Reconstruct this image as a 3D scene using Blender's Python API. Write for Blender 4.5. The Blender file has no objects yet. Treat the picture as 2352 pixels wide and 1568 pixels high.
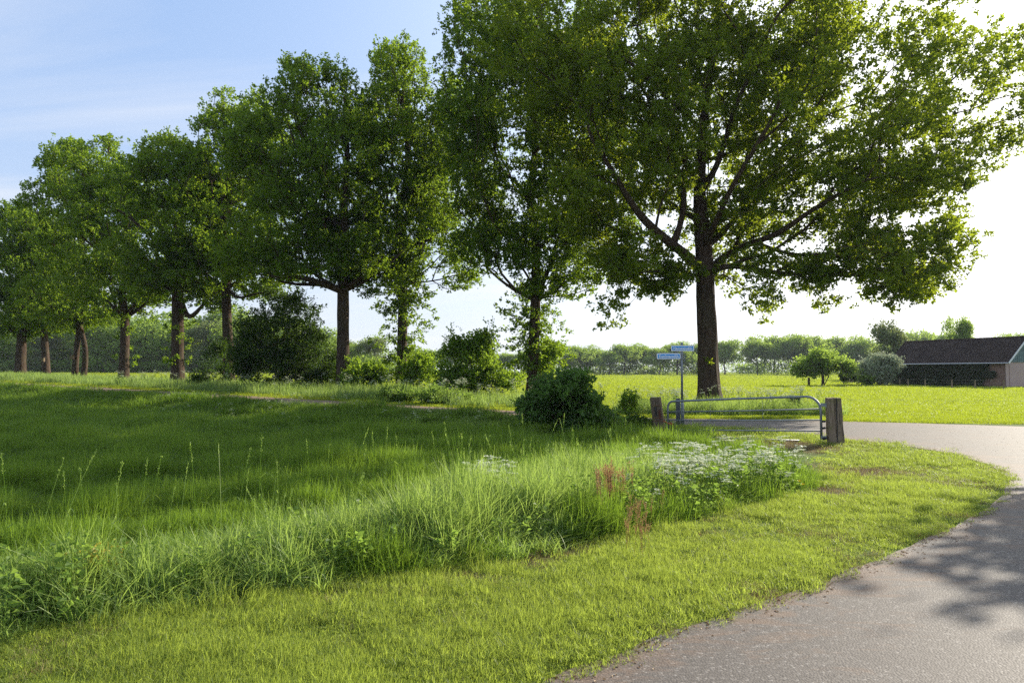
import bpy, math, random
import numpy as np
from mathutils import Vector, Matrix, noise as mnoise

R = math.radians
rng = np.random.default_rng(11)
random.seed(5)
SC = bpy.context.scene
COL = SC.collection

# ------------------------------------------------------------------ camera, light, exposure
EYE = 1.6
PITCH = R(2.5)
F = 683.0                       # focal length in pixels of a 1024 wide frame
cam_d = bpy.data.cameras.new('camera'); cam = bpy.data.objects.new('camera', cam_d); COL.objects.link(cam)
cam_d.sensor_width = 36; cam_d.lens = 36 * F / 1024; cam_d.clip_start = .05; cam_d.clip_end = 3000
cam.location = (0, 0, EYE); cam.rotation_euler = (R(90) + PITCH, 0, 0)
SC.camera = cam

SUN_AZ, SUN_EL = R(52), R(23.5)    # azimuth to the right of the view direction (+y)
sun_dir = Vector((math.sin(SUN_AZ) * math.cos(SUN_EL), math.cos(SUN_AZ) * math.cos(SUN_EL), math.sin(SUN_EL)))
W = bpy.data.worlds.new('World'); SC.world = W; W.use_nodes = True
wt = W.node_tree; wt.nodes.clear()
def wn(t, **k):
    n = wt.nodes.new(t)
    for a, b in k.items(): setattr(n, a, b)
    return n
def wmath(op, a, b=None, clamp=False):
    n = wn('ShaderNodeMath', operation=op, use_clamp=clamp)
    for i, v in enumerate((a, b)):
        if v is None: continue
        if isinstance(v, (int, float)): n.inputs[i].default_value = v
        else: wt.links.new(v, n.inputs[i])
    return n.outputs[0]
def wmix(f, a, b):
    n = wn('ShaderNodeMix', data_type='RGBA')
    if isinstance(f, (int, float)): n.inputs[0].default_value = f
    else: wt.links.new(f, n.inputs[0])
    for i, v in ((6, a), (7, b)):
        if isinstance(v, tuple): n.inputs[i].default_value = v
        else: wt.links.new(v, n.inputs[i])
    return n.outputs[2]
sky = wn('ShaderNodeTexSky', sky_type='NISHITA', sun_disc=False, sun_elevation=SUN_EL,
         sun_rotation=SUN_AZ, altitude=0, air_density=1.0, dust_density=1.6, ozone_density=1.2)
bg = wn('ShaderNodeBackground'); bg.inputs[1].default_value = .12
out = wn('ShaderNodeOutputWorld'); wt.links.new(bg.outputs[0], out.inputs[0])
geo = wn('ShaderNodeTexCoord')
sep = wn('ShaderNodeSeparateXYZ'); wt.links.new(geo.outputs['Generated'], sep.inputs[0])
vec = geo.outputs['Generated']
dot = wn('ShaderNodeVectorMath', operation='DOT_PRODUCT'); wt.links.new(vec, dot.inputs[0]); dot.inputs[1].default_value = sun_dir
# thin high haze: stronger towards the sun and towards the horizon, all round the sky
near_sun = wmath('POWER', wmath('MULTIPLY', wmath('ADD', dot.outputs['Value'], 1.0), .5, True), 10.0)
up = wmath('MAXIMUM', sep.outputs[2], 0.0)
horiz = wmath('MULTIPLY', wmath('POWER', wmath('SUBTRACT', 1.0, up, True), 4.0), .85)
near_sun = wmath('MULTIPLY', near_sun, .95)
# wispy cirrus projected on a high layer
den = wmath('ADD', up, .12)
cx = wmath('DIVIDE', sep.outputs[0], den); cy = wmath('DIVIDE', sep.outputs[1], den)
comb = wn('ShaderNodeCombineXYZ'); wt.links.new(cx, comb.inputs[0]); wt.links.new(cy, comb.inputs[1])
mp = wn('ShaderNodeMapping'); mp.inputs['Rotation'].default_value = (0, 0, R(35)); mp.inputs['Scale'].default_value = (.45, 1.5, 1)
wt.links.new(comb.outputs[0], mp.inputs[0])
nz = wn('ShaderNodeTexNoise'); nz.inputs['Scale'].default_value = .9; nz.inputs['Detail'].default_value = 6; nz.inputs['Roughness'].default_value = .5; nz.inputs['Distortion'].default_value = .7
wt.links.new(mp.outputs[0], nz.inputs['Vector'])
cl = wmath('MULTIPLY', wmath('SUBTRACT', nz.outputs[0], .45), 4.2, True)
cl = wmath('MULTIPLY', cl, .85)
WHITE = (9.6, 9.5, 9.3, 1)
c1 = wmix(cl, wmix(.7, sky.outputs[0], (1.4, 2.3, 4.05, 1)), (3.5, 3.7, 4.15, 1))
c1 = wmix(horiz, c1, (3.75, 3.95, 4.15, 1))
c2 = wmix(near_sun, c1, WHITE)
wt.links.new(c2, bg.inputs[0])

sl = bpy.data.lights.new('sun', 'SUN'); sl.energy = 4.8; sl.angle = R(.6); sl.color = (1, .91, .76)
so = bpy.data.objects.new('sun', sl); COL.objects.link(so)
so.rotation_euler = (-sun_dir).to_track_quat('-Z', 'Y').to_euler(); so.location = (60, 30, 60)
SC.view_settings.view_transform = 'Standard'; SC.view_settings.look = 'None'
SC.view_settings.exposure = 1.0; SC.view_settings.gamma = 1; SC.view_settings.use_curve_mapping = False
SC.render.engine = 'CYCLES'
SC.cycles.max_bounces = 7; SC.cycles.diffuse_bounces = 3; SC.cycles.transmission_bounces = 5; SC.cycles.transparent_max_bounces = 6
SC.cycles.glossy_bounces = 2; SC.cycles.volume_bounces = 0
SC.cycles.use_denoising = False; SC.cycles.denoiser = 'OPENIMAGEDENOISE'; SC.cycles.denoising_prefilter = 'ACCURATE'
SC.cycles.sample_clamp_indirect = 6

# ------------------------------------------------------------------ helpers
def at(x, y, d):
    """world point seen at display pixel (x, y) of the 2352 x 1568 view, d metres forward"""
    u = (x - 1176) * .4354 / F; v = (784 - y) * .4354 / F
    c, s = math.cos(PITCH), math.sin(PITCH)
    dy = c - v * s; dz = s + v * c
    return np.array((u * d / dy, d, EYE + dz * d / dy))
def gnd(x, y, z=0.0):
    a = at(x, y, 1.0) - (0, 0, EYE)
    t = (z - EYE) / a[2]
    return np.array((a[0] * t, a[1] * t))
def tag(o, label=None, cat=None, group=None, kind=None):
    if label: o['label'] = label
    if cat: o['category'] = cat
    if group: o['group'] = group
    if kind: o['kind'] = kind
    return o
def empty(name, loc, label, cat, group=None, rz=0):
    o = bpy.data.objects.new(name, None); COL.objects.link(o); o.location = loc; o.rotation_euler = (0, 0, rz)
    o.empty_display_size = .2
    return tag(o, label, cat, group)
def make_mesh(name, V, Q, mat=None, tone=None, smooth=False, tris=None):
    V = np.asarray(V, dtype=np.float32).reshape(-1, 3)
    Q = np.asarray(Q, dtype=np.int32).reshape(-1, 4) if Q is not None and len(Q) else np.zeros((0, 4), np.int32)
    T = np.asarray(tris, dtype=np.int32).reshape(-1, 3) if tris is not None and len(tris) else np.zeros((0, 3), np.int32)
    me = bpy.data.meshes.new(name)
    me.vertices.add(len(V)); me.vertices.foreach_set('co', V.ravel())
    loops = np.concatenate([Q.ravel(), T.ravel()])
    me.loops.add(len(loops)); me.loops.foreach_set('vertex_index', loops)
    n = len(Q) + len(T)
    me.polygons.add(n)
    st = np.concatenate([np.arange(len(Q)) * 4, len(Q) * 4 + np.arange(len(T)) * 3]).astype(np.int32)
    me.polygons.foreach_set('loop_start', st)
    me.polygons.foreach_set('use_smooth', np.full(n, smooth))
    if tone is not None:
        a = me.attributes.new('tone', 'FLOAT', 'POINT'); a.data.foreach_set('value', np.asarray(tone, np.float32).ravel())
    me.update(calc_edges=True)
    if mat: me.materials.append(mat)
    return me
def obj(name, me, parent=None, loc=None, **k):
    o = bpy.data.objects.new(name, me); COL.objects.link(o)
    if parent is not None: o.parent = parent
    if loc is not None: o.location = loc
    return tag(o, **k) if k else o
class MB:
    """collects simple solids, then links them as one mesh"""
    def __init__(s): s.v = []; s.f = []
    def add(s, v, f):
        b = len(s.v); s.v += [tuple(p) for p in v]; s.f += [tuple(i + b for i in q) for q in f]
    def box(s, c, d, M=None):
        v = [Vector((sx * d[0] / 2, sy * d[1] / 2, sz * d[2] / 2)) for sx in (-1, 1) for sy in (-1, 1) for sz in (-1, 1)]
        if M: v = [M @ p for p in v]
        s.add([p + Vector(c) for p in v], [(0, 1, 3, 2), (4, 6, 7, 5), (0, 4, 5, 1), (2, 3, 7, 6), (0, 2, 6, 4), (1, 5, 7, 3)])
    def tube(s, pts, rad, n=8, cap=True):
        pts = [Vector(p) for p in pts]
        if not hasattr(rad, '__len__'): rad = [rad] * len(pts)
        b = len(s.v); ref = None
        for i, p in enumerate(pts):
            t = (pts[min(i + 1, len(pts) - 1)] - pts[max(i - 1, 0)]).normalized()
            if ref is None: ref = t.orthogonal().normalized()
            ref = (ref - t * ref.dot(t)).normalized(); q = t.cross(ref)
            for k in range(n):
                a = 2 * math.pi * k / n
                s.v.append(tuple(p + (ref * math.cos(a) + q * math.sin(a)) * rad[i]))
        for i in range(len(pts) - 1):
            for k in range(n):
                s.f.append((b + i * n + k, b + i * n + (k + 1) % n, b + (i + 1) * n + (k + 1) % n, b + (i + 1) * n + k))
        if cap:
            s.f.append(tuple(b + k for k in reversed(range(n)))); s.f.append(tuple(b + (len(pts) - 1) * n + k for k in range(n)))
    def build(s, name, mat, parent=None, loc=None, smooth=False, bevel=0, **k):
        me = bpy.data.meshes.new(name); me.from_pydata(s.v, [], s.f); me.update(); me.materials.append(mat)
        if smooth: me.polygons.foreach_set('use_smooth', [True] * len(me.polygons))
        o = obj(name, me, parent, loc, **k)
        if bevel:
            m = o.modifiers.new('bevel', 'BEVEL'); m.width = bevel; m.segments = 2; m.limit_method = 'ANGLE'
        return o

# ------------------------------------------------------------------ materials
def mat(name):
    m = bpy.data.materials.new(name); m.use_nodes = True; nt = m.node_tree; nt.nodes.clear()
    o = nt.nodes.new('ShaderNodeOutputMaterial')
    def N(t, **k):
        n = nt.nodes.new(t)
        for a, b in k.items():
            if a[0] == '_': n.inputs[int(a[1:])].default_value = b
            else: setattr(n, a, b)
        return n
    L = lambda a, b: nt.links.new(a, b)
    return m, nt, o, N, L
def ramp(N, L, fac, stops):
    r = N('ShaderNodeValToRGB'); e = r.color_ramp.elements
    while len(e) < len(stops): e.new(.5)
    for i, (p, c) in enumerate(stops): e[i].position = p; e[i].color = (*c, 1)
    L(fac, r.inputs[0]); return r.outputs[0]
def nnoise(N, L, scale, detail=4, vec=None, rough=.55, dist=0):
    n = N('ShaderNodeTexNoise'); n.inputs['Scale'].default_value = scale; n.inputs['Detail'].default_value = detail
    n.inputs['Roughness'].default_value = rough; n.inputs['Distortion'].default_value = dist
    if vec is not None: L(vec, n.inputs['Vector'])
    return n.outputs[0]
def mathn(N, L, op, a, b=None, clamp=False):
    n = N('ShaderNodeMath', operation=op, use_clamp=clamp)
    for i, v in enumerate((a, b)):
        if v is None: continue
        if isinstance(v, (int, float)): n.inputs[i].default_value = v
        else: L(v, n.inputs[i])
    return n.outputs[0]
def mixc(N, L, f, a, b, blend='MIX'):
    n = N('ShaderNodeMix', data_type='RGBA', blend_type=blend)
    for i, v in ((0, f), (6, a), (7, b)):
        if isinstance(v, tuple): n.inputs[i].default_value = (*v, 1) if len(v) == 3 else v
        elif isinstance(v, (int, float)): n.inputs[i].default_value = v
        else: L(v, n.inputs[i])
    return n.outputs[2]
def leaf_mat(name, dark, light, trans, tf=.45, gloss=.35, var=.12):
    """two sided leaf: reflects, and lets light through; 'tone' picks between the dark and the light leaf colour"""
    m, nt, o, N, L = mat(name)
    a = N('ShaderNodeAttribute', attribute_name='tone'); info = N('ShaderNodeObjectInfo')
    t = mathn(N, L, 'ADD', a.outputs['Fac'], mathn(N, L, 'MULTIPLY', mathn(N, L, 'SUBTRACT', info.outputs['Random'], .5), var), True)
    c = mixc(N, L, t, dark, light)
    p = N('ShaderNodeBsdfPrincipled'); p.inputs['Roughness'].default_value = .5; p.inputs['Specular IOR Level'].default_value = gloss
    L(c, p.inputs['Base Color'])
    tr = N('ShaderNodeBsdfTranslucent'); tc = mixc(N, L, t, tuple(x * .75 for x in trans), trans); L(tc, tr.inputs[0])
    mx = N('ShaderNodeMixShader'); mx.inputs[0].default_value = tf
    L(p.outputs[0], mx.inputs[1]); L(tr.outputs[0], mx.inputs[2]); L(mx.outputs[0], o.inputs[0])
    return m
def plain(name, col, rough=.7, metal=0, nscale=0, namt=.25, bump=0, spec=.4, stretch=None, col2=None):
    m, nt, o, N, L = mat(name)
    p = N('ShaderNodeBsdfPrincipled'); p.inputs['Roughness'].default_value = rough; p.inputs['Metallic'].default_value = metal
    p.inputs['Specular IOR Level'].default_value = spec
    L(p.outputs[0], o.inputs[0]); p.inputs['Base Color'].default_value = (*col, 1)
    if nscale:
        tc = N('ShaderNodeTexCoord'); v = tc.outputs['Object']
        if stretch:
            mpn = N('ShaderNodeMapping'); mpn.inputs['Scale'].default_value = stretch; L(v, mpn.inputs[0]); v = mpn.outputs[0]
        n = nnoise(N, L, nscale, 6, v, .6)
        c2 = col2 or tuple(x * (1 - namt * 2) for x in col)
        f = mathn(N, L, 'MULTIPLY', mathn(N, L, 'SUBTRACT', n, .35), 3.0, True)
        L(mixc(N, L, f, c2, col), p.inputs['Base Color'])
        if bump:
            b = N('ShaderNodeBump'); b.inputs['Strength'].default_value = bump; b.inputs['Distance'].default_value = .02
            L(n, b.inputs['Height']); L(b.outputs[0], p.inputs['Normal'])
    return m
M = {}
M['oak_leaf'] = leaf_mat('oak_leaf', (.036, .078, .009), (.102, .175, .018), (.33, .48, .028), .5, .12)
M['oak_leaf_warm'] = leaf_mat('oak_leaf_warm', (.042, .085, .009), (.125, .185, .018), (.42, .52, .028), .52, .15)
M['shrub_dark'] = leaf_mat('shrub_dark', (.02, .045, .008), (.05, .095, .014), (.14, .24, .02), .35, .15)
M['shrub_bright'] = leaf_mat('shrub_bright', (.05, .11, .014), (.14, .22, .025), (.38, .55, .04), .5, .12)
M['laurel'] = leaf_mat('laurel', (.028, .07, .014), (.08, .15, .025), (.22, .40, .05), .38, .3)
M['wood_leaf'] = leaf_mat('wood_leaf', (.075, .14, .026), (.19, .28, .055), (.42, .58, .08), .5, .1)
M['pale_leaf'] = leaf_mat('pale_leaf', (.08, .12, .04), (.17, .21, .08), (.28, .34, .10), .35, .1)
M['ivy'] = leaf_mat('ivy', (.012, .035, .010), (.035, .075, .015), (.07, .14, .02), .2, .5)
M['blossom'] = leaf_mat('blossom', (.10, .17, .06), (.55, .58, .42), (.4, .45, .28), .3, .1)
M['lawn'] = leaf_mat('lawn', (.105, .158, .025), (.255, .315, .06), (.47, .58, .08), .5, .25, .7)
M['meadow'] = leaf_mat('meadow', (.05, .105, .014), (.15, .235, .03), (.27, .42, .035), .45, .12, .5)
M['field'] = leaf_mat('field', (.16, .22, .02), (.25, .30, .03), (.48, .58, .035), .5, .15, .4)
M['tall'] = leaf_mat('tall', (.09, .165, .035), (.25, .34, .085), (.44, .60, .11), .5, .45, .35)
M['straw'] = leaf_mat('straw', (.20, .16, .07), (.42, .36, .18), (.35, .28, .12), .35, .2)
M['dry'] = leaf_mat('dry', (.13, .075, .035), (.30, .20, .10), (.25, .15, .07), .3, .1)
M['sorrel'] = leaf_mat('sorrel', (.26, .13, .06), (.52, .33, .17), (.5, .30, .14), .4, .1)
M['umbel'] = leaf_mat('umbel', (.58, .62, .42), (.82, .83, .68), (.74, .77, .55), .42, .1)
M['herb'] = leaf_mat('herb', (.07, .13, .025), (.17, .26, .05), (.32, .48, .07), .48, .2)
M['buttercup'] = leaf_mat('buttercup', (.7, .45, .01), (.85, .6, .02), (.6, .45, .02), .3)
M['yellow_leaf'] = leaf_mat('yellow_leaf', (.25, .24, .03), (.42, .36, .04), (.5, .42, .05), .45)

def bark_mat(name, c1, c2, c3=None):
    m, nt, o, N, L = mat(name)
    tc = N('ShaderNodeTexCoord'); mpn = N('ShaderNodeMapping'); mpn.inputs['Scale'].default_value = (1, 1, .13); L(tc.outputs['Object'], mpn.inputs[0])
    n1 = nnoise(N, L, 16, 6, mpn.outputs[0], .6, 1.2)
    n2 = nnoise(N, L, 1.3, 3, tc.outputs['Object'])
    col = ramp(N, L, n1, [(.38, c1), (.62, c2)])
    if c3: col = mixc(N, L, mathn(N, L, 'MULTIPLY', mathn(N, L, 'SUBTRACT', n2, .48), 3.5, True), col, c3)
    p = N('ShaderNodeBsdfPrincipled'); p.inputs['Roughness'].default_value = .9; p.inputs['Specular IOR Level'].default_value = .15; L(col, p.inputs['Base Color'])
    b = N('ShaderNodeBump'); b.inputs['Strength'].default_value = .9; b.inputs['Distance'].default_value = .05; L(n1, b.inputs['Height']); L(b.outputs[0], p.inputs['Normal'])
    L(p.outputs[0], o.inputs[0]); return m
M['bark'] = bark_mat('oak_bark', (.022, .014, .010), (.095, .062, .042), (.065, .055, .032))
M['bark_far'] = plain('far_bark', (.07, .05, .04), .9, nscale=3)

# ground sheet: soil, thatch and short green
def ground_mat():
    m, nt, o, N, L = mat('ground'); tc = N('ShaderNodeTexCoord'); v = tc.outputs['Object']
    n1 = nnoise(N, L, .45, 5, v); n2 = nnoise(N, L, 9, 6, v, .7); n3 = nnoise(N, L, 60, 3, v, .7)
    green = ramp(N, L, n3, [(.3, (.055, .09, .018)), (.7, (.13, .19, .035))])
    soil = ramp(N, L, n2, [(.3, (.055, .036, .022)), (.7, (.17, .12, .07))])
    f = mathn(N, L, 'MULTIPLY', mathn(N, L, 'SUBTRACT', mathn(N, L, 'ADD', n1, mathn(N, L, 'MULTIPLY', mathn(N, L, 'SUBTRACT', n2, .5), .5)), .53), 9, True)
    wear = N('ShaderNodeAttribute', attribute_name='tone')
    f2 = mathn(N, L, 'MAXIMUM', wear.outputs['Fac'], mathn(N, L, 'MULTIPLY', f, .4))
    c = mixc(N, L, f2, green, soil)
    p = N('ShaderNodeBsdfPrincipled'); p.inputs['Roughness'].default_value = .95; p.inputs['Specular IOR Level'].default_value = .1; L(c, p.inputs['Base Color'])
    b = N('ShaderNodeBump'); b.inputs['Strength'].default_value = .8; b.inputs['Distance'].default_value = .04; L(n2, b.inputs['Height']); L(b.outputs[0], p.inputs['Normal'])
    L(p.outputs[0], o.inputs[0]); return m
M['ground'] = ground_mat()
def asphalt_mat():
    m, nt, o, N, L = mat('asphalt'); tc = N('ShaderNodeTexCoord'); v = tc.outputs['Object']
    vo = N('ShaderNodeTexVoronoi', feature='F1'); vo.inputs['Scale'].default_value = 75; L(v, vo.inputs['Vector'])
    vo2 = N('ShaderNodeTexVoronoi', feature='F1'); vo2.inputs['Scale'].default_value = 130; L(v, vo2.inputs['Vector'])
    sepc = N('ShaderNodeSeparateColor'); L(vo.outputs['Color'], sepc.inputs[0])
    sepd = N('ShaderNodeSeparateColor'); L(vo2.outputs['Color'], sepd.inputs[0])
    stone = ramp(N, L, sepc.outputs[0], [(0, (.062, .053, .046)), (.6, (.096, .083, .072)), (.9, (.16, .141, .122)), (1, (.36, .33, .29))])
    st2 = ramp(N, L, sepd.outputs[1], [(0, (.082, .070, .060)), (1, (.14, .12, .102))])
    c = mixc(N, L, .4, stone, st2)
    gap = mathn(N, L, 'MULTIPLY', mathn(N, L, 'SUBTRACT', vo.outputs['Distance'], .62), 2.2, True)
    c = mixc(N, L, gap, c, (.05, .043, .037))
    n1 = nnoise(N, L, .6, 5, v); n2 = nnoise(N, L, 3.5, 6, v, .65)
    c = mixc(N, L, mathn(N, L, 'MULTIPLY', mathn(N, L, 'SUBTRACT', n1, .45), 1.6, True), c, (.118, .100, .084), 'MIX')
    # drifts of brown catkins and grit
    mpn = N('ShaderNodeMapping'); mpn.inputs['Scale'].default_value = (.55, 1.6, 1); L(v, mpn.inputs[0])
    n4 = nnoise(N, L, 2.6, 9, mpn.outputs[0], .72, .8)
    litter = N('ShaderNodeAttribute', attribute_name='tone')
    lf = mathn(N, L, 'MULTIPLY', mathn(N, L, 'SUBTRACT', mathn(N, L, 'ADD', n4, mathn(N, L, 'MULTIPLY', litter.outputs['Fac'], .22)), .60), 8, True)
    c = mixc(N, L, mathn(N, L, 'MULTIPLY', lf, .42), c, mixc(N, L, n2, (.12, .062, .03), (.27, .16, .09)))
    p = N('ShaderNodeBsdfPrincipled'); p.inputs['Roughness'].default_value = .72; p.inputs['Specular IOR Level'].default_value = .35; L(c, p.inputs['Base Color'])
    hh = mathn(N, L, 'SUBTRACT', 1.0, vo.outputs['Distance'])
    b = N('ShaderNodeBump'); b.inputs['Strength'].default_value = .45; b.inputs['Distance'].default_value = .005; L(hh, b.inputs['Height']); L(b.outputs[0], p.inputs['Normal'])
    L(p.outputs[0], o.inputs[0]); return m
M['asphalt'] = asphalt_mat()
def path_mat():
    m, nt, o, N, L = mat('dirt_path'); tc = N('ShaderNodeTexCoord'); v = tc.outputs['Object']
    n1 = nnoise(N, L, .8, 6, v, .7); n2 = nnoise(N, L, 12, 5, v, .7)
    c = mixc(N, L, n2, (.20, .12, .08), (.36, .24, .17)); c = mixc(N, L, mathn(N, L, 'MULTIPLY', n1, .6), c, (.16, .10, .06))
    p = N('ShaderNodeBsdfPrincipled'); p.inputs['Roughness'].default_value = .9; L(c, p.inputs['Base Color']); L(p.outputs[0], o.inputs[0])
    b = N('ShaderNodeBump'); b.inputs['Strength'].default_value = .6; b.inputs['Distance'].default_value = .02; L(n2, b.inputs['Height']); L(b.outputs[0], p.inputs['Normal'])
    return m
M['path'] = path_mat()

# ------------------------------------------------------------------ terrain
PATH = np.array([(6.0, 21.2), (3.5, 22.0), (0, 23.2), (-4, 24.6), (-8, 27.0), (-12, 30.2), (-17, 34.3), (-25, 40.5), (-34, 47), (-50, 58), (-80, 76), (-130, 100)])
HX = [-200, -90, -50, -34, -20, -13, -6, 0, 3, 5.5]; HZ = [1.0, 1.0, .95, .72, .52, .45, .36, .18, .05, 0]
def path_sd(x, y):
    """signed distance to the path centre line: + on the far side"""
    x = np.asarray(x, float); y = np.asarray(y, float)
    best = np.full(x.shape, 1e9); sgn = np.ones(x.shape)
    P = np.vstack([[60, 10], [20, 18.5], PATH])
    for a, b in zip(P[:-1], P[1:]):
        ab = b - a; t = np.clip(((x - a[0]) * ab[0] + (y - a[1]) * ab[1]) / (ab @ ab), 0, 1)
        dx = x - (a[0] + t * ab[0]); dy = y - (a[1] + t * ab[1]); dd = np.hypot(dx, dy)
        s = np.where(ab[0] * dy - ab[1] * dx < 0, 1, -1)
        m = dd < best; best = np.where(m, dd, best); sgn = np.where(m, s, sgn)
    return best * sgn
def smooth(t): t = np.clip(t, 0, 1); return t * t * (3 - 2 * t)
def zf(x, y):
    x = np.asarray(x, float); y = np.asarray(y, float)
    h = np.interp(x, HX, HZ); sd = path_sd(x, y)
    k = smooth((sd + 4.3) / 2.6)
    dip = -.10 * np.exp(-((sd + 5.2) / 1.3) ** 2) * smooth((4 - x) / 4)
    und = .022 * np.sin(x * .35 + 1) * np.cos(y * .28) * smooth((np.hypot(x, y) - 9) / 12) * smooth(np.abs(sd) / 4 - .6)
    return h * k + dip + und
DP = [gnd(*p) for p in ((1270, 1568), (1400, 1512), (1500, 1465), (1620, 1425), (1760, 1385), (1870, 1346), (1960, 1308), (2040, 1277), (2100, 1250), (2170, 1222), (2235, 1190), (2285, 1158), (2310, 1128), (2318, 1102), (2290, 1078), (2210, 1050), (2120, 1032), (2020, 1019), (1940, 1011), (1883, 1002), (1773, 992), (1680, 984), (1578, 979))]
ROAD_NEAR = [np.array(p) for p in ((-6, -3.2), (-3.2, .2), (-1.1, 2.45))] + DP + [np.array((3.9, 20.6)), np.array((2.0, 21.2))]
ROAD_FAR = [np.array((2.6, 23.7)), np.array((4.4, 23.2))] + [gnd(*p) for p in ((1640, 962), (1780, 964), (1935, 968), (2150, 974), (2352, 981))] + [np.array(p) for p in ((18.5, 18.6), (26, 15.5), (38, 10), (60, -3), (60, -10), (34, 3), (24, 7), (16, 8.0), (11, 3.5), (8, -3.5))]
ROAD = np.array(ROAD_NEAR + ROAD_FAR)
def in_poly(px, py, poly):
    px = np.asarray(px, float); py = np.asarray(py, float); ins = np.zeros(px.shape, bool)
    n = len(poly)
    for i in range(n):
        x1, y1 = poly[i]; x2, y2 = poly[(i + 1) % n]
        c = ((y1 > py) != (y2 > py)) & (px < (x2 - x1) * (py - y1) / (y2 - y1 + 1e-12) + x1)
        ins ^= c
    return ins
def edge_dist(px, py, poly, closed=True):
    px = np.asarray(px, float); py = np.asarray(py, float); best = np.full(px.shape, 1e9)
    n = len(poly)
    for i in range(n if closed else n - 1):
        a = np.array(poly[i]); b = np.array(poly[(i + 1) % n]); ab = b - a
        t = np.clip(((px - a[0]) * ab[0] + (py - a[1]) * ab[1]) / (ab @ ab + 1e-12), 0, 1)
        best = np.minimum(best, np.hypot(px - a[0] - t * ab[0], py - a[1] - t * ab[1]))
    return best
# worn, earthy places on the verge (x, y, radius) : display pixels turned into ground places
WORN = [(*gnd(1060, 1325), .28), (*gnd(480, 1395), .3), (*gnd(280, 1455), .2), (*gnd(1320, 1262), .35), (*gnd(1960, 1090), .9), (*gnd(1900, 1130), .55),
        (*gnd(1870, 1030), .7), (*gnd(1640, 1012), .8), (*gnd(1500, 1000), .9), (*gnd(940, 1365), .22), (*gnd(2030, 1085), .6), (*gnd(1420, 1010), .9), (*gnd(1760, 1372), .14),
        (*gnd(1560, 1005), .8), (*gnd(1800, 1022), .8), (*gnd(1250, 1290), .25), (*gnd(780, 1370), .25), (*gnd(1110, 1050), .5), (*gnd(1180, 1010), .8)]
def vnoise(x, y, s, seed=0.0):
    return np.array([mnoise.noise((a * s + seed, b * s - seed, seed * 1.7)) for a, b in zip(np.ravel(x), np.ravel(y))]).reshape(np.shape(x))
def wear(x, y):
    w = np.zeros(np.shape(x))
    for (a, b, r) in WORN: w = np.maximum(w, np.exp(-(((x - a) ** 2 + (y - b) ** 2) / r ** 2) * 1.1))
    return w
# one sheet, fine near the camera, coarse at the horizon
def axis(lo, hi, fine_lo, fine_hi, step, g=1.16):
    a = list(np.arange(fine_lo, fine_hi, step)); s = step
    while a[-1] < hi: s *= g; a.append(a[-1] + s)
    s = step; b = [a[0]]
    while b[-1] > lo: s *= g; b.append(b[-1] - s)
    return np.array(sorted(set(b[1:] + a)))
gx = axis(-1500, 1500, -22, 22, .5); gy = axis(-60, 2200, -4, 42, .5)
GX, GY = np.meshgrid(gx, gy); GZ = zf(GX, GY)
nx, ny = len(gx), len(gy)
ii = (np.arange(ny - 1)[:, None] * nx + np.arange(nx - 1)[None, :]).ravel()
wr = wear(GX, GY)
far = np.hypot(GX, GY) > 60
tone = np.where(far, 0, wr)
me = make_mesh('ground', np.stack([GX, GY, GZ], -1), np.stack([ii, ii + 1, ii + 1 + nx, ii + nx], -1), M['ground'], tone, True)
obj('ground', me, kind='structure')

def drape(poly, step, dz, name, m, tonef=None):
    """fills a ground polygon with a fine triangulated sheet that follows the terrain"""
    import bmesh
    bm = bmesh.new(); P = []
    n = len(poly)
    for i in range(n):
        a = np.array(poly[i]); b = np.array(poly[(i + 1) % n]); k = max(1, int(np.hypot(*(b - a)) / step))
        for j in range(k): P.append(a + (b - a) * j / k)
    vs = [bm.verts.new((p[0], p[1], 0)) for p in P]
    f = bm.faces.new(vs)
    lo = np.min(P, 0); hi = np.max(P, 0)
    for ax in (0, 1):
        c = lo[ax] + step
        while c < hi[ax]:
            co = [0, 0, 0]; no = [0, 0, 0]; co[ax] = c; no[ax] = 1
            bmesh.ops.bisect_plane(bm, geom=bm.verts[:] + bm.edges[:] + bm.faces[:], plane_co=co, plane_no=no)
            c += step if c < 30 else step * 3
    bmesh.ops.triangulate(bm, faces=bm.faces[:])
    X = np.array([v.co.x for v in bm.verts]); Y = np.array([v.co.y for v in bm.verts]); Z = zf(X, Y) + dz
    for v, z in zip(bm.verts, Z): v.co.z = z
    bmesh.ops.recalc_face_normals(bm, faces=bm.faces[:])
    me = bpy.data.meshes.new(name); bm.to_mesh(me); bm.free(); me.materials.append(m)
    if tonef is not None:
        a = me.attributes.new('tone', 'FLOAT', 'POINT'); a.data.foreach_set('value', tonef(X, Y).astype(np.float32))
    return obj(name, me, kind='structure')
# smooth the edge polyline of the road a little with wobble so it is not ruler straight
def wobble(poly, amp=.035, step=.22):
    outp = []; n = len(poly)
    for i in range(n):
        a = poly[i]; b = poly[(i + 1) % n]; L_ = np.hypot(*(b - a)); k = max(1, int(L_ / step)) if max(abs(a[0]), abs(a[1])) < 26 else 1
        for j in range(k):
            p = a + (b - a) * j / k
            outp.append(p + np.array((mnoise.noise((p[0] * 2.3, p[1] * 2.3, 1)), mnoise.noise((p[0] * 2.3, p[1] * 2.3, 9)))) * amp * 2)
    return outp
def chaikin(P, n=1):
    for _ in range(n):
        P = [q for a, b in zip(P, P[1:] + P[:1]) for q in (a * .75 + b * .25, a * .25 + b * .75)]
    return P
ROADS = wobble(chaikin([np.array(p) for p in ROAD]))
near_line = ROAD_NEAR
drape(ROADS, 1.0, .018, 'road', M['asphalt'], lambda X, Y: np.exp(-edge_dist(X, Y, ROAD) / .5) * .9 + .35 * smooth((Y - 9) / 8))
ROAD_A = np.array(ROADS)
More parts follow.
